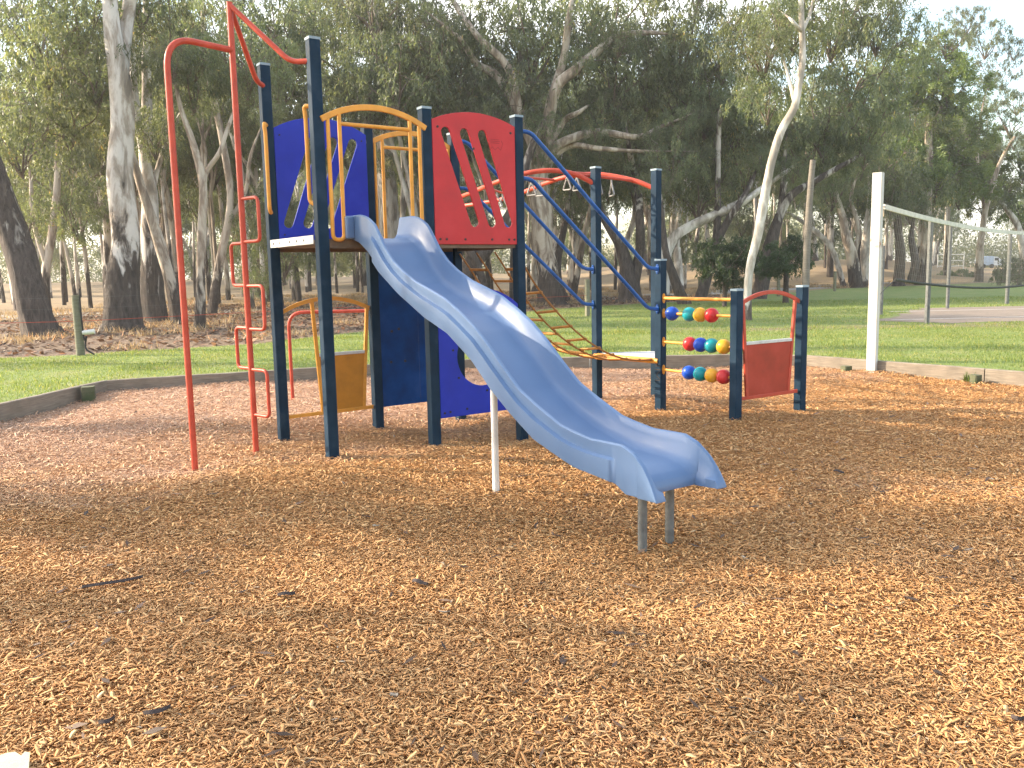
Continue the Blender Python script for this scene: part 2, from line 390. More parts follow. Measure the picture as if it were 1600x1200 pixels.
# ------------------------------------------------------------------ the ground
LZ = 0.15     # the lawn lies level with the top of the timber edging
KERB = [(-6.75, 3.0), (-5.95, 7.2), (-5.48, 11.48), (-3.30, 12.50), (-1.00, 13.32), (1.20, 13.38), (3.44, 13.25), (4.46, 12.88), (6.02, 10.80), (7.40, 8.70), (8.0, 5.0)]
BED = KERB + [(7.0, -4.0), (-6.0, -4.0)]
def sstep(a, b, x):
    t = np.clip((x - a) / (b - a), 0, 1); return t * t * (3 - 2 * t)
def terrain(x, y):
    return LZ + 1.75 * sstep(60, 78, y) * sstep(6, 22, x) * (1 - sstep(.43, .52, x / np.maximum(y, 1))) + 1.1 * sstep(75, 130, y) * (1 - .6 * sstep(6, 22, x))
def inside(x, y, poly):
    x = np.asarray(x); y = np.asarray(y); c = np.zeros(x.shape, bool); n = len(poly)
    for i in range(n):
        x1, y1 = poly[i]; x2, y2 = poly[(i + 1) % n]
        cond = ((y1 > y) != (y2 > y)) & (x < (x2 - x1) * (y - y1) / ((y2 - y1) + 1e-12) + x1); c ^= cond
    return c
def sheet(name, poly, hole, zoff, m, step, kind='structure', label=None, zf=None):
    pts = [Vector(p) for p in poly]; ed = [(i, (i + 1) % len(poly)) for i in range(len(poly))]
    if hole:
        n = len(pts); pts += [Vector(p) for p in hole]; ed += [(n + i, n + (i + 1) % len(hole)) for i in range(len(hole))]
    xs = [p[0] for p in poly]; ys = [p[1] for p in poly]
    gx, gy = np.meshgrid(np.arange(min(xs), max(xs), step) + step * .37, np.arange(min(ys), max(ys), step) + step * .41)
    gx = gx.ravel(); gy = gy.ravel(); k = inside(gx, gy, poly)
    if hole: k &= ~inside(gx, gy, hole)
    pts += [Vector((float(a), float(b))) for a, b in zip(gx[k], gy[k])]
    v, e, f, *_ = delaunay_2d_cdt(pts, ed, [], 0, 1e-5)
    cx = np.array([np.mean([v[i].x for i in q]) for q in f]); cy = np.array([np.mean([v[i].y for i in q]) for q in f])
    k = inside(cx, cy, poly)
    if hole: k &= ~inside(cx, cy, hole)
    f = [q for q, t in zip(f, k) if t]
    zf = zf or (lambda x, y: float(terrain(x, y)))
    me = bpy.data.meshes.new(name); me.from_pydata([(p.x, p.y, zf(p.x, p.y) + zoff) for p in v], [], f)
    bm = bmesh.new(); bm.from_mesh(me)
    bmesh.ops.delete(bm, geom=[q for q in bm.verts if not q.link_faces], context='VERTS')
    for q in bm.faces:
        if q.normal.z < 0: q.normal_flip()
        q.smooth = True
    bm.to_mesh(me); bm.free()
    o = link(name, me, m); o['kind'] = kind
    if label: o['label'] = label
    return o
sheet('ground', [(-260, -60), (260, -60), (260, 420), (-260, 420)], BED, -.012, MT['ground'], 7.0)
LAWN = KERB + [(14, 3), (40, 14), (46, 60), (34, 59), (18.4, 50), (8.3, 36.5), (5.1, 34), (1.4, 31), (-2.2, 23.5), (-5.1, 17.6), (-8.2, 15.7), (-13, 14.0), (-22, 10), (-20, 2)]
sheet('lawn', LAWN, None, -.004, MT['lawn'], 1.2)
sheet('road', [(-60, 28.5), (-30, 30.5), (-10, 33.5), (6, 40.5), (20, 53), (40, 66), (40, 70), (18, 57), (4, 45), (-10, 38.5), (-30, 35), (-60, 33)], None, -.006, MT['road'], 3.0)
CE = []
for (ax, ay), (bx, by) in zip([(8.9, 20.6), (9.9, 19.6), (30, 19.4), (34, 27.2), (12.6, 26.2)], [(9.9, 19.6), (30, 19.4), (34, 27.2), (12.6, 26.2), (8.9, 20.6)]):
    k_ = max(3, int(math.hypot(bx - ax, by - ay) / .35))
    for i in range(k_): t_ = i / k_; CE.append((ax + (bx - ax) * t_ + RNG.normal(0, .10), ay + (by - ay) * t_ + RNG.normal(0, .16)))
court = sheet('court', CE, None, .002, MT['court'], 2.0)
for i, q in enumerate(([(10.8, 24.5), (31.6, 25.3), (31.6, 25.45), (10.8, 24.62)], [(9.3, 20.9), (30.5, 21.6), (30.5, 21.72), (9.3, 21.0)])):
    sheet('court_marking', q, None, .007, MT['line'], 5.0)

# wood-chip bed with low mounds and the scuffed hollows round the footings
HOLLOW = [(-2.57, 6.78, .35, .05), (.09, 8.2, .5, .05), (.8, 4.3, .7, .05), (-.6, 8.2, 1.1, .03)]
def bedz(x, y):
    x = np.asarray(x, float); y = np.asarray(y, float)
    z = .018 * np.sin(x * 1.3 + .6 * y) + .016 * np.sin(y * 1.9 - x * .7 + 1) + .010 * np.sin(3.1 * x + 2.2 * y) + .008 * np.sin(4.3 * y - 2.6 * x + 2)
    for hx, hy, r, d in HOLLOW: z = z - d * np.exp(-((x - hx) ** 2 + (y - hy) ** 2) / (r * r))
    return z
sheet('playground_ground', BED, None, -.02, MT['chipbed'], .35, zf=lambda x, y: float(bedz(x, y)))

def quads_obj(name, V, m, rnd, kind, parent=None, faces=None, nv=4, smooth=False, label=None):
    """big scatter mesh from an array (n, nv, 3) of polygons"""
    n = len(V); me = bpy.data.meshes.new(name); me.vertices.add(n * nv); me.vertices.foreach_set('co', V.reshape(-1).astype(np.float32))
    if faces is None: faces = np.arange(n * nv).reshape(n, nv)
    nf, fv = faces.shape
    me.loops.add(nf * fv); me.loops.foreach_set('vertex_index', faces.reshape(-1).astype(np.int32))
    me.polygons.add(nf); me.polygons.foreach_set('loop_start', np.arange(0, nf * fv, fv, dtype=np.int32)); me.polygons.foreach_set('loop_total', np.full(nf, fv, dtype=np.int32))
    a = me.attributes.new('rnd', 'FLOAT', 'FACE'); a.data.foreach_set('value', rnd.astype(np.float32))
    me.update(calc_edges=True)
    if smooth: me.polygons.foreach_set('use_smooth', np.ones(nf, bool))
    o = link(name, me, m, parent)
    if kind: o['kind'] = kind
    if label: o['label'] = label
    return o

def wood_chips():
    rings = [(1.9, 3.2, 16000, 1.0), (3.2, 4.6, 11500, 1.05), (4.6, 6.5, 7000, 1.18), (6.5, 9.0, 3800, 1.35), (9.0, 13.4, 1600, 1.5)]
    X = []; Y = []; SC = []
    for y0, y1, dens, sc in rings:
        x0, x1 = -(.66 * y1 + .7), .66 * y1 + .7
        n = int((x1 - x0) * (y1 - y0) * dens); x = RNG.uniform(x0, x1, n); y = RNG.uniform(y0, y1, n)
        k = (np.abs(x) < .66 * y + .7) & inside(x, y, BED); X.append(x[k]); Y.append(y[k]); SC.append(np.full(k.sum(), sc))
    x = np.concatenate(X); y = np.concatenate(Y); sc = np.concatenate(SC); n = len(x)
    L = np.clip(RNG.lognormal(math.log(.0195), .42, n), .007, .060) * sc; W = L * RNG.uniform(.10, .30, n) * np.where(RNG.random(n) < .10, 1.9, 1); W = np.clip(W, .0032, .017 * sc)
    T = RNG.uniform(.0015, .0045, n)
    yaw = RNG.uniform(0, 2 * math.pi, n); pit = RNG.normal(0, .20, n); rol = RNG.normal(0, .32, n)
    z = bedz(x, y) + RNG.uniform(-.011, .008, n) + np.abs(np.sin(pit)) * L * .3 - .004
    d = np.stack([np.cos(yaw) * np.cos(pit), np.sin(yaw) * np.cos(pit), np.sin(pit)], 1)
    s = np.stack([-np.sin(yaw), np.cos(yaw), np.zeros(n)], 1); u = np.cross(d, s)
    s2 = s * np.cos(rol)[:, None] + u * np.sin(rol)[:, None]; u2 = np.cross(d, s2)
    c = np.stack([x, y, z], 1); bend = RNG.normal(0, .10, n) * L; tp = RNG.uniform(.35, 1.0, (n, 2)); sk = RNG.normal(0, .25, n) * W
    V = np.empty((n, 9, 3))
    def P(a, b, t): return c + d * (a * L)[:, None] + s2 * b[:, None] + u2 * t[:, None]
    h = W * .5
    V[:, 0] = P(-.5, -h * tp[:, 0] + sk, T * .5); V[:, 1] = P(-.5, h * tp[:, 0] + sk, T * .5); V[:, 2] = P(0, -h, T * .5 + bend); V[:, 3] = P(0, h, T * .5 + bend)
    V[:, 4] = P(.5, -h * tp[:, 1] - sk, T * .5); V[:, 5] = P(.5, h * tp[:, 1] - sk, T * .5)
    V[:, 6] = P(-.5, sk, -T * .8); V[:, 7] = P(0, sk * 0, -T * .8 + bend); V[:, 8] = P(.5, -sk, -T * .8)
    base = (np.arange(n) * 9)[:, None, None]
    pat = np.array([[0, 2, 3, 1], [2, 4, 5, 3], [0, 6, 7, 2], [2, 7, 8, 4], [1, 3, 7, 6], [3, 5, 8, 7]])
    Fc = (base + pat[None]).reshape(-1, 4)
    r = np.clip(RNG.beta(2.2, 2.0, n), 0, .985); r = np.where(RNG.random(n) < .004, 1.0, r); r = np.where(RNG.random(n) < .05, .05, r)
    quads_obj('wood_chips', V, MT['chip'], np.repeat(r, 6), 'stuff', faces=Fc, nv=9, label='orange-brown shredded wood chips spread over the playground bed')
wood_chips()
def bed_leaves():
    n = 900; y = RNG.uniform(2, 13, n); x = RNG.uniform(-1, 1, n) * (.66 * y + .5); k = inside(x, y, [(a * .97, b * .97) for a, b in BED]); x, y = x[k], y[k]; n = len(x)
    yaw = RNG.uniform(0, 6.28, n); L = RNG.uniform(.015, .055, n); W = L * RNG.uniform(.12, .3, n); t = RNG.normal(0, .25, n); c = np.stack([x, y, bedz(x, y) + RNG.uniform(.006, .018, n)], 1)
    d = np.stack([np.cos(yaw), np.sin(yaw), t * .6], 1); q = np.stack([-np.sin(yaw), np.cos(yaw), t], 1)
    V = np.stack([c - d * L[:, None], c - q * W[:, None], c + d * L[:, None], c + q * W[:, None]], 1)
    quads_obj('fallen_leaves', V, MT['litter'], np.clip(RNG.normal(.3, .3, n), 0, .9), 'stuff', label='small brown gum leaves and bits of bark dropped among the chips')
bed_leaves()

def blades(name, x, y, h, w, m, label, lean=.35):
    n = len(x); yaw = RNG.uniform(0, 2 * math.pi, n); ln = RNG.normal(0, lean, (n, 2)) * h[:, None]
    V = np.empty((n, 3, 3)); z = terrain(x, y) - .01
    V[:, 0] = np.stack([x - np.cos(yaw) * w, y - np.sin(yaw) * w, z], 1); V[:, 1] = np.stack([x + np.cos(yaw) * w, y + np.sin(yaw) * w, z], 1)
    V[:, 2] = np.stack([x + ln[:, 0], y + ln[:, 1], z + h], 1)
    return quads_obj(name, V, m, RNG.random(n), 'stuff', nv=3, label=label)
def scatter(poly, n, hole=None, box=None):
    xs = [p[0] for p in poly]; ys = [p[1] for p in poly]; bx = box or (min(xs), max(xs), min(ys), max(ys))
    x = RNG.uniform(bx[0], bx[1], n); y = RNG.uniform(bx[2], bx[3], n); k = inside(x, y, poly)
    if hole: k &= ~inside(x, y, hole)
    return x[k], y[k]
GL = [(p[0] * 1.012, p[1] * 1.012) for p in KERB] + LAWN[len(KERB):]
x1, y1 = scatter(GL, 260000, BED, (-11, 13, 8.5, 19)); x2, y2 = scatter(GL, 160000, BED, (-8, 30, 18, 34))
cl = lambda x, y: np.clip(.75 + .35 * np.sin(x * 2.1 + y) * np.sin(y * 1.7 - x * .8) + RNG.normal(0, .22, len(x)), .25, 1.7)
k1 = ~((np.abs(y1 - 18.8) < .7) & (x1 > 3.5) & (RNG.random(len(x1)) < .8)); x1, y1 = x1[k1], y1[k1]
xc, yc = np.concatenate([x1, x2]), np.concatenate([y1, y2])
incourt = inside(xc, yc, [(8.6, 20.6), (9.6, 19.4), (30, 19.2), (34, 27.2), (12.6, 26.2)]); xc, yc = xc[~incourt], yc[~incourt]
sc = np.where(yc > 18, 1.3, 1.0)
blades('grass', xc, yc, .045 * cl(xc, yc) * sc, .0042 * sc * RNG.uniform(.7, 1.5, len(xc)), MT['blade'], 'short green grass of the lawn beyond the timber edging')
OUT = [(-30, 14.6), (-13, 14.4), (-8.2, 16), (-5.1, 17.9), (-2.2, 24), (1.4, 31.5), (8.3, 37), (18.4, 50.5), (34, 60), (50, 80), (-50, 80)]
def clumpy(n, box, k):
    cx = RNG.uniform(box[0], box[1], k); cy = RNG.uniform(box[2], box[3], k); i = RNG.integers(0, k, n); return cx[i] + RNG.normal(0, .28, n), cy[i] + RNG.normal(0, .28, n)
x, y = clumpy(42000, (-24, 30, 15, 62), 520); k = inside(x, y, OUT); x, y = x[k], y[k]
blades('dry_grass', x, y, RNG.uniform(.06, .24, len(x)), .006 + .0003 * y, MT['straw'], 'straw-coloured dry grass tufts under the gum trees', .5)
def litter():
    x, y = scatter(OUT, 60000, None, (-18, 22, 14.5, 44)); n = len(x); yaw = RNG.uniform(0, 6.28, n); L = RNG.uniform(.04, .13, n); W = L * RNG.uniform(.16, .4, n); t = RNG.normal(0, .4, n)
    c = np.stack([x, y, terrain(x, y) + RNG.uniform(.0, .03, n)], 1); d = np.stack([np.cos(yaw), np.sin(yaw), t * .5], 1); s = np.stack([-np.sin(yaw), np.cos(yaw), t], 1)
    V = np.stack([c - d * L[:, None], c - s * W[:, None], c + d * L[:, None], c + s * W[:, None]], 1)
    quads_obj('leaf_litter', V, MT['litter'], RNG.random(n), 'stuff', label='brown fallen leaves and bark shreds under the trees')
litter()

# ------------------------------------------------------------------ the play structure
A2 = Vector((.819, .574, 0)).normalized(); B2 = Vector((.574, -.819, 0)).normalized(); Z = Vector((0, 0, 1))
P1 = Vector((-1.52, 7.07, 0)); P2 = Vector((-2.16, 7.96, 0)); P3 = Vector((-.71, 7.65, 0)); P4 = Vector((-1.36, 8.56, 0)); P5 = Vector((.09, 8.20, 0)); P6 = Vector((-.56, 9.13, 0))
A0 = Vector((1.0, 9.98, 0)); A1 = Vector((1.61, 9.22, 0)); AT = Vector((1.70, 10.05, 0)); B1 = Vector((2.19, 8.32, 0)); B2P = Vector((3.0, 8.85, 0))
DZ = 1.80
PS = empty('play_structure', (-.6, 8.1, 0), 'tall playground climbing frame with navy posts, blue slide, red panel and rope bridge', 'climbing frame')

def post(p, h, ax=A2, half=.0455):
    q = MB().prism(p, half, ax, Z.cross(ax), -.25, h - .012).build('post', MT['post'], PS)
    MB().prism(p, half + .003, ax, Z.cross(ax), h - .014, h + .006, .004).build('cap', MT['cap'], q)
    return q
AX2 = (A1 - A0).normalized().cross(Z)
BX = (B2P - B1).normalized()
for p, h in ((P1, 3.36), (P2, 3.38), (P3, 2.92), (P4, 2.93), (P5, 2.93), (P6, 2.93)): post(p, h)
for p, h in ((A0, 2.66), (AT, 2.63), (A1, 1.60)): post(p, h, -AX2)
for p, h in ((B1, 1.29), (B2P, 1.30)): post(p, h, BX)
F1 = Vector((-1.02, 12.2, 0)); F2 = Vector((-.78, 12.7, 0))
for p in (F1, F2): post(p, 2.66)

gd = (A1 - A0).normalized(); gb = MB()  # thin dark strokes on the left face of the short post
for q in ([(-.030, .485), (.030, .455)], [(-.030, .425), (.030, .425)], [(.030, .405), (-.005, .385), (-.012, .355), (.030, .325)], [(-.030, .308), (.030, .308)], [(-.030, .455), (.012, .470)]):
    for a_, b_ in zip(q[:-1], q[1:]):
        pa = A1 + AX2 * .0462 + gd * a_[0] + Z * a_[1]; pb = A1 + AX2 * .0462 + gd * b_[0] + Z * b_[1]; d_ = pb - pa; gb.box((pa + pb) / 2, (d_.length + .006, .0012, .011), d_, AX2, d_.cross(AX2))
gb.build('dark_strokes', MT['bolt'], PS)
# decks: two square floors, pale metal edge with bolt holes
for c in ((P3 + P4 + P5 + P6) / 4, (P1 + P2 + P3 + P4) / 4):
    dk = MB().box((c.x, c.y, DZ - .022), (.965, 1.06, .04), A2).build('deck', MT['deck'], PS)
m = MB(); e = (P1 + P2) / 2 - A2 * .048; m.box((e.x, e.y, DZ - .005), (1.0, .006, .07), B2)
m = m.build('edge_strip', MT['alu'], dk)
for t in (-.42, -.27, -.02, .14, .30): q = e + B2 * t - A2 * .004; MB().disc((q.x, q.y, DZ - .005), A2, .010, .004).build('bolt', MT['bolt'], dk)
for p, q in ((P1, P3), (P3, P5)):
    c = (p + q) / 2 + B2 * .0; MB().box((c.x, c.y, DZ - .04), (.90, .03, .075), A2).build('deck_joist', MT['deck'], dk)
for p, q in ((P5, P6), (P2, P4), (P4, P6)):
    c = (p + q) / 2; d = (q - p).normalized(); MB().box((c.x, c.y, DZ - .04), ((q - p).length - .095, .03, .075), d).build('deck_joist', MT['deck'], dk)

def capsule(u0, z0, u1, z1, w, n=8):
    d = math.atan2(z1 - z0, u1 - u0); pts = []
    for k in range(n + 1): a = d + math.pi / 2 + math.pi * k / n; pts.append((u0 + w / 2 * math.cos(a), z0 + w / 2 * math.sin(a)))
    for k in range(n + 1): a = d - math.pi / 2 + math.pi * k / n; pts.append((u1 + w / 2 * math.cos(a), z1 + w / 2 * math.sin(a)))
    return pts
def circle(u, z, r, n=40): return [(u + r * math.cos(2 * math.pi * k / n), z + r * math.sin(2 * math.pi * k / n)) for k in range(n)]
def arch_outline(w, z0, zs, zp, n=18):
    h = zp - zs; r = (w * w / 4 + h * h) / (2 * h); a = math.asin(w / 2 / r)
    return [(0, z0), (w, z0)] + [(w / 2 + r * math.sin(a - 2 * a * k / n), zp - r + r * math.cos(a - 2 * a * k / n)) for k in range(n + 1)]
def panel(name, org, ud, outline, holes, thick, m, parent=PS, bev=.004):
    pts = []; ed = []
    for loop in [outline] + holes:
        n = len(pts); pts += [Vector(p) for p in loop]; ed += [(n + i, n + (i + 1) % len(loop)) for i in range(len(loop))]
    v, e, f, *_ = delaunay_2d_cdt(pts, ed, [], 0, 1e-6)
    keep = []
    for q in f:
        cx = np.array([sum(v[i].x for i in q) / 3]); cy = np.array([sum(v[i].y for i in q) / 3])
        if inside(cx, cy, outline)[0] and not any(inside(cx, cy, h)[0] for h in holes): keep.append(q)
    nd = Vector(ud).cross(Z).normalized()      # outward
    o = Vector(org); V = []
    for s in (.5, -.5):
        for p in v: w = o + Vector(ud) * p.x + Z * p.y + nd * (thick * s); V.append(tuple(w))
    n = len(v); Fc = [tuple(q) for q in keep] + [tuple(n + i for i in reversed(q)) for q in keep]
    cnt = {}
    for q in keep:
        for i in range(len(q)):
            a, b = q[i], q[(i + 1) % len(q)]; cnt[(a, b)] = cnt.get((a, b), 0) + 1
    for (a, b) in list(cnt):
        if (b, a) not in cnt: Fc.append((b, a, n + a, n + b))
    mb = MB(); mb.add(V, Fc); ob = mb.build(name, m, parent, bevel=bev); return ob, nd
def bolts(parent, org, ud, nd, spots, off, r=.011):
    for u, z in spots: q = Vector(org) + Vector(ud) * u + nd * off; MB().disc((q.x, q.y, z), nd, r, .008, 10).build('bolt', MT['bolt'], parent, smooth=True)

# upper red sheet between the right-hand posts, leaning slots
ORG = P3 + A2 * .046 + B2 * .036; W = (P5 - P3).length - .092
out = arch_outline(W, 1.755, 2.825, 2.915)
sl = [capsule(u0 * W, 2.725, u1 * W, 1.955, .090) for u0, u1 in ((.155, .475), (.375, .69), (.59, .895))]
rp, nd = panel('red_slotted_panel', ORG, A2, out, sl, .018, MT['redsheet'])
bolts(rp, ORG, A2, nd, [(.055, 2.765), (W - .05, 2.765), (.05, 1.80), (.115, 1.80), (.31, 1.80), (.60, 1.80), (.79, 1.80), (.85, 1.80), (.42, 2.60)], .010)
em = MB()
def stroke(mb, pts, w, o3, ud, nd_, off):
    for (a, b) in zip(pts[:-1], pts[1:]):
        pa = o3 + Vector(ud) * a[0] + Z * a[1] + nd_ * off; pb = o3 + Vector(ud) * b[0] + Z * b[1] + nd_ * off
        d = (pb - pa); mb.box((pa + pb) / 2, (d.length + w * .8, .0016, w), d, nd_, d.cross(nd_))
EO = ORG; cu, cz = .745 * W, 2.66
stroke(em, [(cu - .065, cz + .03), (cu - .075, cz), (cu - .055, cz - .055), (cu - .03, cz - .03), (cu, cz - .055), (cu + .03, cz - .03), (cu + .06, cz - .055), (cu + .085, cz), (cu + .07, cz + .03)], .004, EO, A2, nd, .0100)
for k, (w_, z_) in enumerate(((.045, .035), (.05, .02), (.045, .005))): stroke(em, [(cu - w_, cz + z_), (cu + w_, cz + z_)], .005, EO, A2, nd, .0100)
em.build('emblem', painted('pressed_red_mark', (.27, .012, .016), .5, .1, 20), rp)

# upper royal-blue sheet at the back left
ORG = P2 + A2 * .046 + B2 * .036; W = (P4 - P2).length - .092
out = arch_outline(W, 1.835, 2.83, 2.95)
sl = [capsule((1 - u0) * W, 2.74, (1 - u1) * W, 1.985, .090) for u0, u1 in ((.155, .475), (.375, .69), (.59, .895))]
bp, nd = panel('blue_slotted_panel', ORG, A2, out, sl, .018, MT['bluesheet'])
bolts(bp, ORG, A2, nd, [(.05, 2.77), (W - .05, 2.77), (.05, 1.88), (W - .05, 1.88)], .010, .008)
bk = MB(); q = P4 - A2 * .06 + B2 * .05; bk.box((q.x, q.y, 2.77), (.05, .02, .03), A2); bk.build('clamp', MT['galv'], bp)

# low royal-blue sheet with a round crawl hole, and the deep blue wall behind
ORG = P3 + A2 * .046 + B2 * .036; W = (P5 - P3).length - .092
lo = arch_outline(W, .20, 1.20, 1.36)
cp, nd = panel('blue_crawl_panel', ORG, A2, lo, [circle(.475, .745, .285)], .018, MT['bluesheet'])
bolts(cp, ORG, A2, nd, [(.04, .245), (.10, .25), (.28, .26), (.475 + .335 * math.cos(2.95), .745 + .335 * math.sin(2.95)), (.475 + .335 * math.cos(3.75), .745 + .335 * math.sin(3.75)), (.475 + .335 * math.cos(4.8), .745 + .335 * math.sin(4.8)), (.83, .25)], .010)
ORG = P4 + A2 * .046 + B2 * .0; W = (P6 - P4).length - .092
wp, nd = panel('blue_wall_panel', ORG, A2, [(0, .17), (W * .5 - .002, .17), (W * .5 - .002, 1.73), (0, 1.73)], [], .014, MT['wall'])
w2, nd = panel('blue_wall_panel', ORG, A2, [(W * .5 + .002, .17), (W, .17), (W, 1.73), (W * .5 + .002, 1.73)], [], .014, MT['wall'])
bolts(wp, ORG, A2, nd, [(.14, .93), (.22, .95), (.12, .62), (.28, .62), (.30, 1.25)], .009, .014)

# yellow barrier hoops over the slide mouth and the far opening
def hoop(p, q, face, zt_end, zt_peak, u_in, zb, off):
    d = (q - p).normalized(); w = (q - p).length; o = p + face * off
    def T(u, z): return o + d * u + Z * z
    root = MB()
    h = zt_peak - zt_end; r = (w * w / 4 + h * h) / (2 * h); a = math.asin(min(1, (w / 2 - .02) / r))
    arc = [T(w / 2 + r * math.sin(-a + 2 * a * k / 24), zt_peak - r + r * math.cos(-a + 2 * a * k / 24)) for k in range(25)]
    # flattened top bar
    n = len(arc); hw, hh = .012, .024
    V = []
    for k, c in enumerate(arc):
        t = (arc[min(k + 1, n - 1)] - arc[max(k - 1, 0)]).normalized(); up = t.cross(face).normalized() * (1 if t.cross(face).z > 0 else -1)
        for sx, sy in ((-1, -1), (1, -1), (1, 1), (-1, 1)): V.append(c + face * (sx * hw) + up * (sy * hh))
    Fc = [(0, 1, 2, 3), tuple(4 * (n - 1) + k for k in (3, 2, 1, 0))] + [(4 * k + j, 4 * k + (j + 1) % 4, 4 * k + 4 + (j + 1) % 4, 4 * k + 4 + j) for k in range(n - 1) for j in range(4)]
    ob = MB().add(V, Fc).build('barrier_hoop', MT['yellow'], PS, bevel=.006)
    def ztop(u): x = u - w / 2; return zt_peak - r + math.sqrt(max(0, r * r - x * x)) - .02
    for ua, ub in u_in:
        MB().tube(fillet([T(ua, ztop(ua)), T(ua, zb), T(ub, zb), T(ub, ztop(ub))], .05), .0165, 10).build('upright', MT['yellow'], ob, smooth=True)
    ua = u_in[0][1]; ub = u_in[1][0]; zz = ztop(ua) - .075
    MB().tube([T(ua, zz), T(ub, zz)], .0165, 10).build('crossbar', MT['yellow'], ob, smooth=True)
    return ob
wA = (P3 - P1).length
hoop(P1, P3, B2, 2.725, 2.865, [(.075, .175), (wA - .175, wA - .085)], 1.79, .05)
hoop(P4, P6, B2, 2.755, 2.895, [(.075, .165), (wA - .165, wA - .075)], 1.83, .0)

# grab handles by the climber opening
for p, s in ((P2, 1), (P1, -1)):
    o = p + B2 * (s * .095) - A2 * .02; i = p + B2 * (s * .046) - A2 * .02
    MB().tube(fillet([i + Z * 2.845, o + Z * 2.855 - A2 * .04, o + Z * 2.77 - A2 * .03, o + Z * 2.10 - A2 * .03, i + Z * 2.075], .045), .0175, 10).build('grab_handle', MT['yellow'], PS, smooth=True)

# ------------------------------------------------------------------ slide
SO = (P1 + P3) / 2
def SP(s, t, z): return SO + B2 * s + A2 * t + Z * z
RIM = [(-.02, 1.985), (.20, 1.985), (.29, 1.968), (.36, 1.945), (.45, 1.90), (.53, 1.815), (.62, 1.71), (.75, 1.605), (.9, 1.525), (1.1, 1.445), (1.3, 1.39), (1.5, 1.33), (1.7, 1.24), (1.87, 1.15), (2.03, 1.04), (2.2, .905), (2.37, .78), (2.55, .70), (2.78, .61), (2.9, .588), (3.05, .567), (3.2, .570), (3.31, .570), (3.40, .538), (3.48, .478), (3.54, .405), (3.575, .345), (3.585, .322)]
BOT = [(-.02, 1.80), (.05, 1.79), (.18, 1.755), (.33, 1.675), (.53, 1.52), (.84, 1.354), (1.23, 1.187), (1.55, 1.085), (1.86, .917), (2.08, .745), (2.29, .616), (2.54, .484), (2.78, .416), (2.92, .380), (3.12, .363), (3.24, .352), (3.29, .325), (3.33, .300), (3.45, .303), (3.585, .310)]
FLO = [(-.02, 1.80), (.22, 1.798), (.36, 1.755), (.47, 1.67), (.60, 1.54), (.75, 1.43), (.98, 1.335), (1.2, 1.275), (1.45, 1.205), (1.68, 1.10), (1.96, .905), (2.17, .735), (2.42, .60), (2.66, .51), (2.95, .445), (3.15, .432), (3.30, .425), (3.36, .410), (3.39, .392), (3.415, .365), (3.43, .330), (3.585, .330)]
def slide_section(s):
    zr, zb, zf = interp(s, RIM), interp(s, BOT), interp(s, FLO)
    zf = min(zf, zr - .004); zb = min(zb, zf - .012)
    hw, fw = .252, .175
    e = .012; zi = zr
    half = []   # from outer bottom up over the rim to the floor centre (right side, t>0)
    zc = zb + (zr - zb) * .62; bulge = .020 if .42 < s < 3.26 else .0
    bulge *= min(1, max(0, (3.26 - s) / .03), 1)
    half += [(hw - .004 + bulge, zb + .004), (hw + bulge, zb + .014), (hw + bulge, zc - .010), (hw - .45 * bulge, zc), (hw, zr - .02), (hw, zr - .008), (hw - .007, zr), (hw - .018, zr), (hw - .027, zr - .008)]
    d = zr - zf
    half += [(hw - .034, zr - min(.3, .25 * d + .01)), (fw + .024, zf + min(.045, d * .5)), (fw + .006, zf + min(.016, d * .25)), (fw - .012, zf + .004), (fw - .04, zf), (fw * .4, zf - .002)]
    un = []   # underside, from centre out
    zu = max(zb + .004, zf - .03) if zf - .03 < zb else zf - .03
    zu = min(zu, zf - .012)
    un = [(fw * .4, zu), (fw - .02, zu), (fw + .035, zu + .004), (hw - .012 + bulge, zb + .006)]
    right = half; left = [(-t, z) for t, z in reversed(half)]
    loop = right + left + [(-t, z) for t, z in reversed(un)] + un
    return loop
st = sorted(set([round(x, 4) for x in np.concatenate([np.arange(-.02, 3.43, .035), [3.215, 3.23, 3.245, 3.26, 3.39, 3.405, 3.415, 3.424, 3.43]])]))
V = []; Fc = []; ns = None
for i, s in enumerate(st):
    L = slide_section(s); ns = len(L)
    for t, z in L:
        # the mouth of the chute curls outwards a little where it ends
        tt = t * (1 + .06 * max(0, (s - 3.32) / .26) ** 2)
        V.append(tuple(SP(s, tt, z)))
for i in range(len(st) - 1):
    for k in range(ns): Fc.append((i * ns + k, i * ns + (k + 1) % ns, (i + 1) * ns + (k + 1) % ns, (i + 1) * ns + k))
Fc.append(tuple(range(ns))); Fc.append(tuple((len(st) - 1) * ns + k for k in range(ns - 1, -1, -1)))
smb = MB().add(V, Fc)
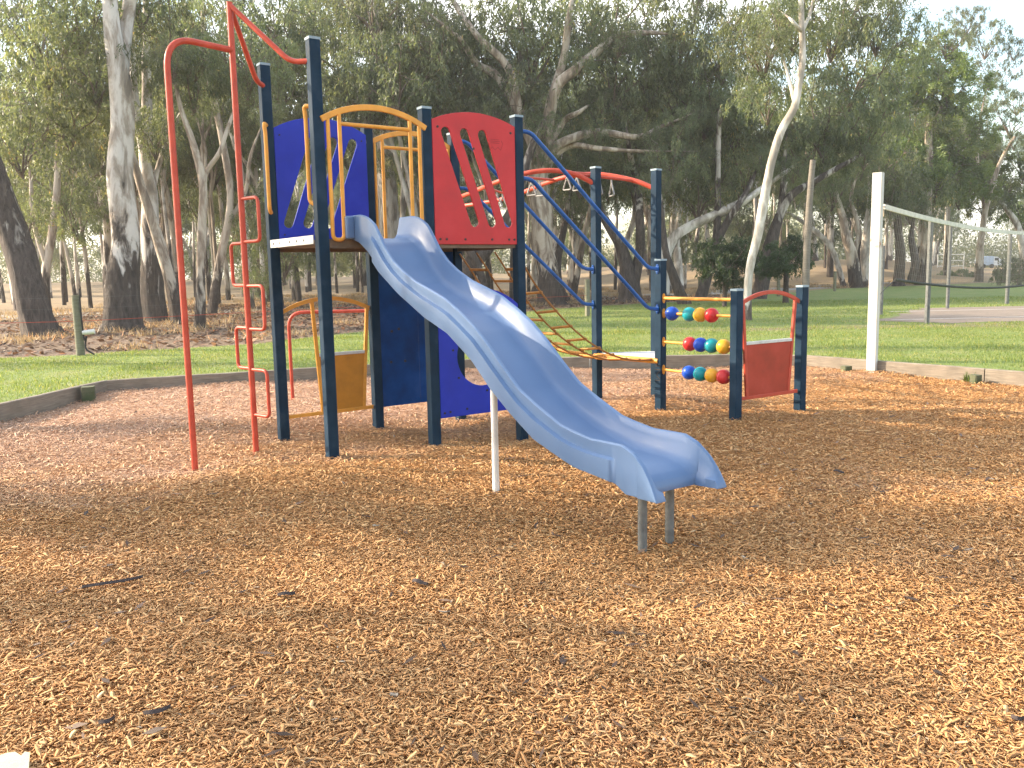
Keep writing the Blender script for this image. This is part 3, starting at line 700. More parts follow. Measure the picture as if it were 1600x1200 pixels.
for sg in (-1, 1):
    V = []; cs_ = [3.4305, 3.45, 3.47, 3.49, 3.51, 3.53, 3.55, 3.565, 3.577, 3.586]
    for s in cs_:
        zr, zb = interp(s, RIM), min(interp(s, BOT), interp(s, RIM) - .014); fl = 1 + .06 * ((s - 3.32) / .26) ** 2; zi = max(zb + .006, min(zr - .010, .352)); zm = zi + (zr - zi) * .55
        for t, z in ((.248, zb), (.252, zb + .006), (.252, zr - .018 * min(1, (zr - zb) / .06)), (.252, zr - .006), (.245, zr), (.234, zr), (.226, zr - .004), (.217, zm + (zr - zm) * .25), (.204, zi + (zm - zi) * .35), (.186, zi), (.182, zb + .002)): V.append(tuple(SP(s, sg * t * fl, z)))
    q_ = 11; nF = [(i * q_ + k, i * q_ + (k + 1) % q_, (i + 1) * q_ + (k + 1) % q_, (i + 1) * q_ + k) for i in range(len(cs_) - 1) for k in range(q_)] + [tuple(range(q_)), tuple((len(cs_) - 1) * q_ + k for k in range(q_ - 1, -1, -1))]
    smb.add(V, nF)
sl_ob = smb.build('slide', MT['slide'], PS, smooth=38)
# entry hood cheeks
for sg in (-1, 1): MB().box(SP(.055, sg * .285, 1.888), (.10, .075, .185), B2).build('entry_cheek', MT['slide'], sl_ob, bevel=.014, smooth=40)
MB().tube([SP(1.823, -.07, -.2), SP(1.823, -.07, .93)], .024, 16).build('support_leg', MT['white'], sl_ob, smooth=True)
for t in (-.10, .11):
    lg = MB().tube([SP(3.312, t, -.2), SP(3.312, t, .40)], .026, 16).build('support_leg', MT['galv'], sl_ob, smooth=True)
    MB().tube([SP(3.312, t, .275), SP(3.312, t, .36)], .0285, 16).build('sleeve', MT['slide'], lg, smooth=True)

# ------------------------------------------------------------------ red climbing pole, hoops and braces
R1 = Vector((-2.57, 6.78, 0)); R2 = Vector((-2.21, 7.24, 0)); topz = zat(352, 3, R2.x, R2.y); hz = zat(355, 78, R2.x, R2.y)
cl = MB().tube([R2 - Z * .25, R2 + Z * topz], .0245, 14).build('climbing_pole', MT['red'], PS, smooth=True)
MB().tube(fillet([R1 - Z * .25, R1 + Z * hz, R2 + Z * hz], .24, 10), .0245, 14).build('slide_pole', MT['red'], PS, smooth=True)
for p, vv in ((P1, 95), (P2, 131)):
    zz = 3.19; f = (p - R2); f.z = 0; d = f.normalized(); ed = p - d * .03
    MB().tube(fillet([R2 + Z * (topz - .02), R2 + d * (f.length * .72) + Z * (zz + .005), ed + Z * zz], .16, 8), .0215, 12).build('brace', MT['red'], PS, smooth=True)
DD = Vector((.75, -.66, 0)).normalized()
for s, reach, v0, v1 in ((1, .245, 311, 378), (-1, .20, 380, 446), (1, .245, 447, 514), (-1, .20, 513, 576), (1, .235, 578, 648)):
    za, zb = zat(374, v0, R2.x, R2.y), zat(390, v1, R2.x, R2.y); e = R2 + DD * (s * reach)
    MB().tube(fillet([R2 + Z * za, e + Z * za, e + Z * zb, R2 + Z * zb], .05), .0145, 10).build('foot_loop', MT['red'], cl, smooth=True)

# ------------------------------------------------------------------ blue stair rails and the rope bridge
def flange(o, nrm, m):
    fl = MB(); nrm = Vector(nrm).normalized()
    side = nrm.cross(Z).normalized(); V = []; n = 16
    for s in (0, .008):
        for k in range(n): a = 2 * math.pi * k / n; V.append(Vector(o) + nrm * s + side * (.022 * math.cos(a)) + Z * (.052 * math.sin(a)))
    fl.add(V, [tuple(range(n)), tuple(range(2 * n - 1, n - 1, -1))] + [(k, (k + 1) % n, n + (k + 1) % n, n + k) for k in range(n)])
    for s in (-1, 1): fl.ball(Vector(o) + nrm * .010 + Z * (.036 * s), .008, 8, 6)
    return fl
for p, q, z0, z1 in ((P5, A1, 2.80, 1.50), (P5, A1, 2.37, 1.075), (P6, A0, 2.86, 1.51), (P6, A0, 2.38, 1.105)):
    d = (q - p); d.z = 0; L = d.length; d.normalize(); a = p + d * .04; b = q - d * .05
    o = MB().tube(fillet([a + Z * z0, a + d * .12 + Z * (z0 - .005), b - d * .13 + Z * (z1 + .012), b + Z * z1], .13, 8), .0205, 12).build('stair_rail', MT['rail'], PS, smooth=True)
    flange(b + d * .004 + Z * z1, -d, 0).build('flange', MT['rail'], o, smooth=True)
NB = [(0, 1.70), (.06, 1.56), (.15, 1.34), (.30, 1.06), (.45, .84), (.62, .66), (.80, .555), (1.0, .525)]
nb = None
def bridge(f, k):
    s = P5 + (P6 - P5) * f; e = A1 + (A0 - A1) * f; p = s + (e - s) * k; return Vector((p.x, p.y, interp(k, NB) - .05 * math.sin(math.pi * k) * math.sin(math.pi * f)))
lines = []
for f in (.07, .36, .65, .94):
    pts = spline([bridge(f, k) for k in (0, .06, .15, .3, .45, .62, .8, 1.0)], 5)
    r = MB().tube(pts, .0095, 8, jitter=.2)
    for k in (.07, .17, .27, .37, .47, .57, .67, .77, .87, .96): r.ball(bridge(f, k + (.02 if f in (.36, .65) else 0)), .016, 8, 6)
    if nb is None: nb = r.build('rope_bridge', MT['rope'], PS, smooth=True)
    else: r.build('rope', MT['rope'], nb, smooth=True)
ks = [.07, .17, .27, .37, .47, .57, .67, .77, .87, .96]
for j, (fa, fb) in enumerate(((.07, .36), (.36, .65), (.65, .94))):
    for i, k in enumerate(ks):
        kk = min(.985, k + (.045 if j % 2 else 0)); a, b = bridge(fa, kk), bridge(fb, kk); MB().tube([a, b], .0135, 8).build('rung', MT['rung'], nb, smooth=True)
tri = [A0, A1, AT]; pv = MB(); cc = (A0 + A1 + AT) / 3; T = [p + (cc - p) * .02 for p in tri]
pv.add([tuple(p + Z * .505) for p in T] + [tuple(p + Z * .545) for p in T], [(0, 1, 2), (5, 4, 3), (0, 1, 4, 3), (1, 2, 5, 4), (2, 0, 3, 5)]).build('corner_step', MT['greydeck'], PS, bevel=.006)
MB().tube([A0 + Z * .515 - AX2 * -.03, A1 + Z * .515 - AX2 * -.03], .030, 12).build('end_bar', MT['yellow'], PS, smooth=True)

# ------------------------------------------------------------------ overhead track with hanging triangle grips
t1 = spline([F1 + Z * 2.47, Vector((-.66, 11.6, 2.49)), Vector((-.2, 10.5, 2.545)), Vector((.1, 10.1, 2.60)), Vector((.45, 9.98, 2.635)), Vector((.75, 9.97, 2.59)), A0 + Z * 2.47], 6)
t2 = spline([F2 + Z * 2.45, Vector((-.2, 12.0, 2.47)), Vector((.13, 11.5, 2.51)), Vector((.63, 10.62, 2.61)), Vector((1.05, 10.42, 2.63)), Vector((1.45, 10.2, 2.53)), AT + Z * 2.41], 6)
ot = MB().tube(t1, .028, 12).build('overhead_track', MT['red'], PS, smooth=True)
MB().tube(t2, .028, 12).build('rail', MT['red'], ot, smooth=True)
def along(t, k): i = k * (len(t) - 1); j = int(i); return t[j].lerp(t[min(j + 1, len(t) - 1)], i - j)
for k in (.30, .48, .66, .84):
    a, b = along(t1, k), along(t2, k); br = MB().tube([a, b], .016, 10).build('crossbar', MT['red'], ot, smooth=True)
    for w in (.42,):
        c = a.lerp(b, w); d = (b - a); d.z = 0; d.normalize(); d = d.cross(Z)
        g = MB().tube(fillet([c + Z * .015, c - Z * .05, c - Z * .20 + d * .075, c - Z * .20 - d * .075, c - Z * .051], .03), .0095, 8); g.build('triangle_grip', MT['grip'], ot, smooth=True)
        c2 = a.lerp(b, .62); g = MB().tube(fillet([c2 + Z * .015, c2 - Z * .05, c2 - Z * .20 + d * .075, c2 - Z * .20 - d * .075, c2 - Z * .051], .03), .0095, 8); g.build('triangle_grip', MT['grip'], ot, smooth=True)

# ------------------------------------------------------------------ bead rails
ab = None; dA = (B1 - A1); LA = dA.length; dA.normalize(); aS = A1 + dA * .045; aE = B1 - dA * .045
def frac(u):    # share of the way along the rail at which a bead is seen
    lo, hi = 0.0, 1.0
    for _ in range(40):
        mm = (lo + hi) / 2; p = aS.lerp(aE, mm); q = np.array([p.x, p.y, .8]) - CAM
        if 800 + F * (q @ RIGHT) / (q @ FWD) < u: lo = mm
        else: hi = mm
    return lo
rows = [(1.19, .0175, []), (1.03, .0145, [(1050, 'bball'), (1077, 'tball'), (1094, 'yball'), (1111.5, 'rball')]), (.725, .0145, [(1078, 'rball'), (1095, 'bball'), (1112, 'tball'), (1131, 'yball')]), (.425, .0145, [(1077, 'bball'), (1095, 'tball'), (1113, 'yball'), (1131.5, 'rball')])]
for z, r, beads in rows:
    o = MB().tube([aS + Z * z, aE + Z * z], r, 12)
    o = o.build('bead_rail' if ab is None else 'rail', MT['yellow'], PS if ab is None else ab, smooth=True)
    if ab is None: ab = o
    flange(aS + Z * z, dA, 0).build('flange', MT['yellow'], ab, smooth=True)
    fs = [frac(u) for u, _ in beads]
    for f, (u, k) in zip(fs, beads):
        p = aS.lerp(aE, f) + Z * z; b = MB().ball(p, .0745, 28, 18); b.build('bead', MT[k], ab, smooth=True)

# ------------------------------------------------------------------ play counters (arched frames with a low sheet)
def counter(name, p, q, uL, uR, uLb, uRb, za, zp, zstrip, zb, m, ms, face):
    d = (q - p).normalized(); w = (q - p).length - .09; o = p + d * .045
    def T(u, z, k=0): return o + d * (u * w) + Z * z + face * k
    h = zp - za; r = (w * w / 4 + h * h) / (2 * h); a = math.asin(min(1, w / 2 / r))
    arc = [T(.5 + r / w * math.sin(-a + 2 * a * k / 20), zp - r + r * math.cos(-a + 2 * a * k / 20)) for k in range(21)]
    n = len(arc); V = []
    for k, c in enumerate(arc):
        t = (arc[min(k + 1, n - 1)] - arc[max(k - 1, 0)]).normalized(); up = face.cross(t).normalized(); up = up if up.z > 0 else -up
        for sx, sy in ((-1, -1), (1, -1), (1, 1), (-1, 1)): V.append(c + face * (sx * .013) + up * (sy * .019))
    Fc = [(0, 1, 2, 3), tuple(4 * (n - 1) + k for k in (3, 2, 1, 0))] + [(4 * k + j, 4 * k + (j + 1) % 4, 4 * k + 4 + (j + 1) % 4, 4 * k + 4 + j) for k in range(n - 1) for j in range(4)]
    ob = MB().add(V, Fc).build(name, m, PS, bevel=.004)
    def zarc(u): x = (u - .5) * w; return zp - r + math.sqrt(max(0, r * r - x * x)) - .012
    for ut, ub in ((uL, uLb), (uR, uRb)):
        a_, b_ = T(ut, zarc(ut)), T(ub, zb + .01); t = (b_ - a_); MB().box((a_ + b_) / 2, (.026, .034, t.length), face, t.normalized().cross(face), t.normalized()).build('side_bar', m, ob, bevel=.004)
    a_, b_ = T(-.01, zb), T(1.01, zb); MB().box((a_ + b_) / 2, ((b_ - a_).length, .026, .034), d).build('bottom_bar', m, ob, bevel=.004)
    def ue(z, ut, ub): f = (zarc(ut) - z) / (zarc(ut) - zb); return ut + (ub - ut) * f
    zt = zstrip
    pts = [(ue(zb, uL, uLb) * w + .01, zb + .012), (ue(zb, uR, uRb) * w - .01, zb + .012), (ue(zt, uR, uRb) * w - .01, zt), (ue(zt, uL, uLb) * w + .01, zt)]
    panel('sheet', o, d, pts, [], .012, ms, ob, .002)
    a_, b_ = T(ue(zt, uL, uLb), zt + .012), T(ue(zt, uR, uRb), zt + .012); MB().box((a_ + b_) / 2, ((b_ - a_).length - .03, .030, .030), d).build('ledge', MT['alu'], ob, bevel=.003)
    for e, s in ((T(0, za), 1), (T(1, za), -1), (T(1, zb), -1)):
        MB().box(e + d * (s * .0), (.022, .032, .03), d).build('clamp', MT['galv'], ob, bevel=.003)
    return ob
counter('red_play_counter', B1, B2P, .045, .93, .13, .83, 1.14, 1.25, .745, .215, MT['red'], MT['brickred'], BX.cross(Z))
counter('yellow_play_counter', P2, P4, .33, .965, .40, .88, 1.17, 1.285, .735, .185, MT['yellow'], MT['yellowsheet'], A2.cross(Z))

# low red bar arch standing behind the tower
ra = empty('red_bar_arch', (-2.73, 10.56, 0), 'low red tubular arch standing on the bark behind the yellow play counter', 'play bar')
c0 = Vector((-2.73, 10.56, 0)); c1 = Vector((-1.22, 10.62, 0)); zt = zat(520, 487, -2.1, 10.56)
MB().tube(fillet([c0 - Z * .2, c0 + Z * zt, c1 + Z * zt, c1 - Z * .2], .19, 8), .021, 12).build('bar', MT['red'], ra, smooth=True)

# ------------------------------------------------------------------ timber edging and pegs
def sleeper(p, q, label, w=.075, top=.165, cat='edging'):
    p = Vector((*p, 0)); q = Vector((*q, 0)); d = (q - p).normalized(); nrm = d.cross(Z); c = (p + q) / 2; L = (q - p).length - .016
    b = MB(); c2 = c - nrm * 0
    nseg = 10; V = []
    for i in range(nseg + 1):
        s = -L / 2 + L * i / nseg; wob = .006 * noise.noise(Vector((c.x + s * 1.7, c.y, 3)))
        for (y, z) in ((-w / 2, -.18), (w / 2, -.18), (w / 2, top - .008 + wob), (w / 2 - .01, top + wob), (-w / 2 + .01, top + wob), (-w / 2, top - .008 + wob)):
            V.append(c + d * s - nrm * y + Z * z)
    n = 6; Fc = [tuple(range(n)), tuple(nseg * n + k for k in range(n - 1, -1, -1))] + [(i * n + k, i * n + (k + 1) % n, (i + 1) * n + (k + 1) % n, (i + 1) * n + k) for i in range(nseg) for k in range(n)]
    # local frame so the grain runs along the plank
    M3 = Matrix((d, -nrm, Z)).transposed().to_4x4(); M3.translation = c
    inv = M3.inverted(); me = bpy.data.meshes.new('timber_sleeper'); me.from_pydata([tuple(inv @ v) for v in V], [], Fc)
    bm = bmesh.new(); bm.from_mesh(me); bmesh.ops.recalc_face_normals(bm, faces=bm.faces); bm.to_mesh(me); bm.free()
    o = link('timber_sleeper', me, MT['sleeper']); o.matrix_world = M3
    return tag(o, label, cat, 'timber sleepers edging the bark bed')
KS = []
def split(p, q, n):
    p = Vector(p); q = Vector(q); return [(tuple(p.lerp(q, i / n)), tuple(p.lerp(q, (i + 1) / n))) for i in range(n)]
segs = split(KERB[0], KERB[1], 2) + split(KERB[1], KERB[2], 2) + split(KERB[2], (-1.0, 13.32), 2) + split(KERB[4], KERB[6], 2) + split(KERB[6], KERB[7], 1) + split(KERB[7], KERB[8], 1) + split(KERB[8], KERB[9], 1) + split(KERB[9], KERB[10], 1)
labs = ['grey timber sleeper outside the left edge of the bark bed', 'grey timber sleeper before the leftmost visible run of edging',
        'weathered grey sleeper nearest the left edge of the photo, one mossy peg before it', 'weathered sleeper running back to the left corner of the bed, mossy peg at its end',
        'weathered sleeper starting at the left corner joint behind the red climbing poles', 'weathered sleeper seen between the navy posts under the blue slotted panel',
        'pale sleeper half hidden behind the tower and the slide', 'pale sleeper behind the grey corner step of the rope bridge', 'short sunlit sleeper behind the red play counter', 'sunlit sleeper at the foot of the tall white net post', 'sunlit sleeper right of the white net post, running out of frame', 'timber sleeper beyond the right edge of the bed']
for (p, q), l in zip(segs, labs): sleeper(p, q, l)
def peg(u, v, h, w, label):
    g = gnd(u, v); b = MB().prism((g[0], g[1]), w, (.94, .34, 0), (-.34, .94, 0), -.1, h, .012)
    o = b.build('timber_peg', MT['peg'], None, origin=(g[0], g[1], 0)); tag(o, label, 'peg', 'mossy pegs holding the timber edging')
peg(45, 638, .125, .085, 'squat mossy timber peg before the leftmost sleeper'); peg(139, 624, .165, .075, 'tall mossy timber peg just left of the corner joint'); peg(230, 607, .12, .07, 'mossy timber peg just right of the left corner joint')
peg(1322, 581, .085, .06, 'low mossy peg left of the white net post'); peg(1524, 598, .10, .055, 'dark peg with a tuft of weed against the right-hand sleeper')
g = gnd(1098, 566); lg = MB().tube([(g[0] - .25, g[1] + .05, .04), (g[0] + .22, g[1] - .1, .03)], [.05, .075], 12, jitter=.2).build('log', MT['peg'], None, smooth=True, origin=tuple(g)); tag(lg, 'short mossy log lying by the edging behind the bead rails', 'log')
wx, wy = gnd(1514, 597)[:2]
wv = MB()
for k in range(46):
    a = RNG.uniform(0, 6.28); r = RNG.uniform(.0, .07); h = RNG.uniform(.05, .15); c = Vector((wx + r * math.cos(a), wy + r * math.sin(a), 0)); t = c + Vector((RNG.normal(0, .04), RNG.normal(0, .04), h)); s = Vector((math.cos(a), math.sin(a), 0)) * .008
    wv.add([c, (c + t) / 2 + s, t, (c + t) / 2 - s], [(0, 1, 2, 3)])
tag(wv.build('weed', MT['leaf_lush'], None, origin=(wx, wy, 0)), 'small green weed growing beside the dark peg', 'weed')

# dark bark strips and leaves dropped on the chips
def strip(u0, v0, u1, v1, w, label, name='bark_strip', bend=.02, cat='bark'):
    a = Vector(gnd(u0, v0)); b = Vector(gnd(u1, v1)); n = 7; V = []; d = (b - a).normalized(); s = d.cross(Z); Fc = []
    for i in range(n + 1):
        t = i / n; p = a.lerp(b, t) + s * (bend * math.sin(t * 4.2)) ; ww = w * (.35 + .65 * math.sin(math.pi * min(.95, t * .9 + .1))) * (1 + .3 * noise.noise(Vector((t * 7, u0, 0))))
        zz = float(bedz(p.x, p.y)) + .018 + .006 * math.sin(t * 5)
        for y, z in ((-ww, 0), (0, .010), (ww, 0), (0, -.006)): V.append(p + s * y + Z * (zz + z))
    for i in range(n):
        for k in range(4): Fc.append((4 * i + k, 4 * i + (k + 1) % 4, 4 * i + 4 + (k + 1) % 4, 4 * i + 4 + k))
    Fc += [(0, 1, 2, 3), (4 * n + 3, 4 * n + 2, 4 * n + 1, 4 * n)]
    tag(MB().add(V, Fc).build(name, MT['barkstrip'], None, smooth=50, origin=tuple(a)), label, cat, 'bark strips and dead leaves dropped on the chips')
strip(128, 920, 224, 902, .016, 'long dark strip of bark lying on the chips at the left'); strip(434, 941, 462, 937, .016, 'dark curled leaf on the chips before the slide support pole', 'dead_leaf', .005, 'leaf')
strip(646, 926, 668, 930, .020, 'small blackish leaf on the chips left of the slide end', 'dead_leaf', .004, 'leaf'); strip(1580, 1112, 1602, 1116, .012, 'dark bark flake at the right edge of the photo')
strip(155, 1142, 182, 1134, .010, 'little dark twig of bark low at the left', 'bark_strip'); strip(225, 1128, 268, 1118, .012, 'thin reddish bark strip on the sunlit chips at the lower left')
strip(1303, 739, 1318, 742, .020, 'brown leaf on the shaded chips right of the slide', 'dead_leaf', .004, 'leaf')

# thin pale cream sheet lying flat in the near left corner
a = gnd(-20, 1215); V = []
ol = [(-60, 1230), (-5, 1192), (12, 1187), (25, 1186), (34, 1192), (40, 1186), (48, 1188), (46, 1212), (40, 1235)]
V = [Vector(gnd(u, v)) for u, v in ol]; n = len(V); zz = [float(bedz(p.x, p.y)) + .02 for p in V]
VV = [(p.x, p.y, z) for p, z in zip(V, zz)] + [(p.x, p.y, z + .006) for p, z in zip(V, zz)]
pb = MB().add(VV, [tuple(range(n)), tuple(range(2 * n - 1, n - 1, -1))] + [(i, (i + 1) % n, n + (i + 1) % n, n + i) for i in range(n)]).build('pale_sheet', simple_noise('pale_cream_sheet', (.42, .38, .25), (.52, .48, .34), 12), None, origin=tuple(V[0])); tag(pb, 'pale smooth flat sheet in the lower left corner', 'bark')

# ------------------------------------------------------------------ volleyball net
g = gnd(1362, 582); np_ = Vector((g[0], g[1], 0)); ne = Vector((11.6, 19.0, LZ)); nd_ = (ne - np_); nd_.z = 0; NL = nd_.length; nd_.normalize()
vn = empty('volleyball_net', tuple(np_), 'sagging volleyball net with a white top tape tied to a tall square white post', 'net')
PX = Vector((.62, .785, 0))
MB().prism(np_, .062, PX, Z.cross(PX), -.2, 2.74, .006).build('post', MT['postwhite'], vn)
MB().prism(ne, .062, PX, Z.cross(PX), -.2, 2.74, .006).build('post', MT['postwhite'], vn)
S0, S1 = .25, NL - .3
def topz_(k): return 2.25 - .19 * k + .10 * (2 * k - 1) ** 2 - .05
def botz_(k): return 1.20 - .27 * k + .10 * (2 * k - 1) ** 2 - .02
def NP(s, z): p = np_ + nd_ * s; return Vector((p.x, p.y, z))
pts = [NP(S0 + (S1 - S0) * k / 24, topz_(k / 24)) for k in range(25)]
V = []
for p in pts:
    for y, z in ((-.014, -.038), (.014, -.038), (.018, .03), (-.018, .03)): V.append(p + nd_.cross(Z) * y + Z * z)
Fc = [(4 * i + k, 4 * i + (k + 1) % 4, 4 * i + 4 + (k + 1) % 4, 4 * i + 4 + k) for i in range(24) for k in range(4)] + [(0, 1, 2, 3), (99, 98, 97, 96)]
MB().add(V, Fc).build('top_tape', MT['tape'], vn, smooth=50)
bt = [NP(S0 + .55 + (S1 - S0 - .55) * k / 24, botz_(k / 24)) for k in range(25)]
MB().tube(bt, .020, 8).build('bottom_band', MT['net'], vn, smooth=True)
ms = MB(); nn = 96
for i in range(nn + 1):
    k = i / nn; s = S0 + (S1 - S0) * k; kb = max(0.0, (s - S0 - .55 * (1 - k)) / (S1 - S0 - .0)); sb = S0 + .55 * (1 - k) + (S1 - S0 - .55) * k * 1.0 + 0
    ms.tube([NP(s, topz_(k) - .03), NP(S0 + .55 + (S1 - S0 - .55) * k, botz_(k))].copy(), .0017, 4, caps=False)
for j in range(1, 9):
    t = j / 9; ms.tube([NP(S0 + .55 * t + (S1 - S0 - .55 * t) * k / 16, topz_(k / 16) * (1 - t) + botz_(k / 16) * t) for k in range(17)], .0013, 4, caps=False)
ms.build('mesh', painted('net_string', (.22, .22, .20), .8, .15, 10), vn)
ty = MB()
for dz, dy in ((0, 0), (.03, .01), (-.03, -.01)):
    ty.tube(spline([NP(.03, 2.27 + dz), NP(.12, 2.275 - dz * .6), NP(S0 + .02, topz_(0) + dz * .4)], 5), .007, 6)
ty.tube(spline([NP(.13, 2.275), NP(.16, 2.21), NP(.12, 2.16)], 4), .007, 6); ty.tube(spline([NP(.2, 2.29), NP(.24, 2.23), NP(.25, 2.16)], 4), .007, 6)
ty.tube([NP(-.02, 2.275), NP(.08, 2.275)], .012, 6); ty.build('tie_rope', MT['nettie'], vn, smooth=True)
MB().tube(spline([NP(.03, 1.02), NP(.40, 1.15), bt[0]], 6), .006, 6).build('bottom_cord', MT['net'], vn, smooth=True)

# ------------------------------------------------------------------ court poles, fence posts, pole
def simple_post(name, u, v, vt, r, m, label, cat, group=None, square=False, z=LZ):
    g = gnd(u, v, z); h = zat(u, vt, g[0], g[1])
    b = MB()
    if square: b.prism(g, r, (.9, .43, 0), (-.43, .9, 0), z - .3, h, .01)
    else: b.tube([(g[0], g[1], z - .3), (g[0] + .002, g[1], h * .5), (g[0], g[1], h)], r, 12, jitter=.06)
    o = b.build(name, m, None, smooth=35, origin=(g[0], g[1], z)); tag(o, label, cat, group); return o, g, h
for u, v, vt, r, l in ((1448, 505, 345, .055, 'grey steel post at the near corner of the court behind the net'), (1480, 482, 350, .05, 'thin grey post beyond the near corner of the court'), (1573, 475, 362, .06, 'dark grey post at the far side of the court near the right edge'), (1376, 492, 384, .05, 'faint grey post just behind the white net post')):
    simple_post('court_post', u, v, vt, r, MT['galv'], l, 'post', 'steel posts round the hard court')
fp, g, h = simple_post('fence_post', 126, 555, 461, .075, MT['fencepost'], 'treated pine fence post with a white pipe and black hose at the left', 'fence post', 'timber posts of the wire fence')
MB().tube([(g[0] + .10, g[1] - .05, h - .68), (g[0] + .30, g[1] - .02, h - .66)], .045, 12).build('pipe', MT['white'], fp, smooth=True)
MB().tube(spline([(g[0] + .105, g[1] - .05, h + .12), (g[0] + .10, g[1] - .06, h - .3), (g[0] + .12, g[1] - .06, h - .8), (g[0] + .16, g[1] - .05, .5), (g[0] + .14, g[1] - .07, .28), (g[0] + .3, g[1] - .1, .17)], 6), .016, 8).build('hose', MT['bolt'], fp, smooth=True)
fps = [(-20, 545, 462, ''), ]
fl = [(126, 555)]
for u, v, vt, l in ((918, 494, 436, 'green-grey fence post seen through the blue stair rails'), (1093, 463, 432, 'small fence post among the trunks behind the bead rails'), (1216, 463, 420, 'pale fence post behind the drooping green bush'), (1304, 455, 424, 'thin pale fence post before the straw bank'), (1426, 443, 418, 'small pale fence post seen through the net')):
    o_, g_, h_ = simple_post('fence_post', u, v, vt, .06, MT['fencepost'], l, 'fence post', 'timber posts of the wire fence', True)
fw = empty('wire_fence', (-9.0, 15.6, LZ), 'thin wire strands with an orange tape strung between the fence posts', 'fence')
p0 = Vector((g[0], g[1], 0)); dirs = [Vector((-24, 14.2, 0)), p0, Vector((-3.2, 20.5, 0)), Vector(tuple(gnd(918, 494, LZ)))]; dirs[-1].z = 0
for zz, r, mm, nm in ((.62, .0045, MT['red'], 'orange_tape'), (1.05, .0016, MT['galv'], 'wire'), (.85, .0016, MT['galv'], 'wire'), (.4, .0016, MT['galv'], 'wire')):
    MB().tube([p + Z * (zz + LZ) for p in dirs], r, 5).build(nm, mm, fw)
g = gnd(1258, 478, LZ); d_ = g[1]
pts = [(1258, 478, 11), (1260, 400, 11), (1263, 340, 10), (1267, 285, 9), (1270, 250, 8)]
b = MB(); b.tube([tuple(atY(u, v, d_)) for u, v, w in pts], [w * d_ / F / 2 for *_, w in pts], 10, jitter=.1)
tag(b.build('timber_pole', MT['pole'], None, smooth=True, origin=tuple(g)), 'slender grey timber pole standing behind the red play counter', 'pole')

# ------------------------------------------------------------------ far vehicles and gate
def vehicle(u, v, W_, H_, D_, body, label, cab=None, cat='vehicle', name='parked_van'):
    g = gnd(u, v, LZ); y = 128.0; p = atY(u, v, y); zb = max(float(terrain(np.array(p[0]), np.array(y))) , LZ); root = empty(name, (p[0], y, zb), label, cat)
    b = MB().box((p[0], y, zb + .45 + H_ / 2), (W_, D_, H_)).build('body', body, root, bevel=.12)
    for sx in (-.32, .32): MB().disc((p[0] + sx * W_, y - D_ / 2, zb + .34), (0, 1, 0), .34, .2, 16).build('wheel', MT['tyre'], root, smooth=True)
    if cab:
        MB().add([(p[0] + W_ / 2 - .02, y - D_ / 2 + .05, zb + .45), (p[0] + W_ / 2 + 1.4, y - D_ / 2 + .05, zb + .45), (p[0] + W_ / 2 + 1.3, y - D_ / 2 + .05, zb + 1.05), (p[0] + W_ / 2 + .5, y - D_ / 2 + .05, zb + 1.7), (p[0] + W_ / 2 - .02, y - D_ / 2 + .05, zb + 1.75)] + [(p[0] + W_ / 2 - .02, y + D_ / 2, zb + .45), (p[0] + W_ / 2 + 1.4, y + D_ / 2, zb + .45), (p[0] + W_ / 2 + 1.3, y + D_ / 2, zb + 1.05), (p[0] + W_ / 2 + .5, y + D_ / 2, zb + 1.7), (p[0] + W_ / 2 - .02, y + D_ / 2, zb + 1.75)],
                 [(0, 1, 2, 3, 4), (9, 8, 7, 6, 5)] + [(i, (i + 1) % 5, 5 + (i + 1) % 5, 5 + i) for i in range(5)]).build('cab', cab, root)
        MB().box((p[0] + W_ / 2 + .4, y - D_ / 2 + .04, zb + 1.35), (.6, .03, .4)).build('window', MT['glass'], root)
    else:
        MB().box((p[0], y - D_ / 2 - .01, zb + .45 + H_ * .68), (W_ * .5, .03, H_ * .3)).build('window', MT['glass'], root)
    return root
vehicle(1537, 431, 1.9, 1.35, 1.8, MT['vanblue'], 'small pale blue and white truck parked far off behind the net', MT['vanwhite'], 'truck', 'parked_truck')
gp = atY(1484, 440, 80.0); gz_ = float(terrain(np.array(gp[0]), np.array(80.0)))
gt = empty('yard_gate', (gp[0], 80, gz_), 'far white tubular yard frame seen through the net', 'gate')
for dx in (-1.2, 1.2): MB().tube([(gp[0] + dx, 80, gz_ - .1), (gp[0] + dx, 80, gz_ + 2.1)], .05, 8).build('upright', MT['white'], gt, smooth=True)
for dz in (1.0, 1.5, 2.05): MB().tube([(gp[0] - 1.2, 80, gz_ + dz), (gp[0] + 1.2, 80, gz_ + dz)], .04, 8).build('rail', MT['white'], gt, smooth=True)

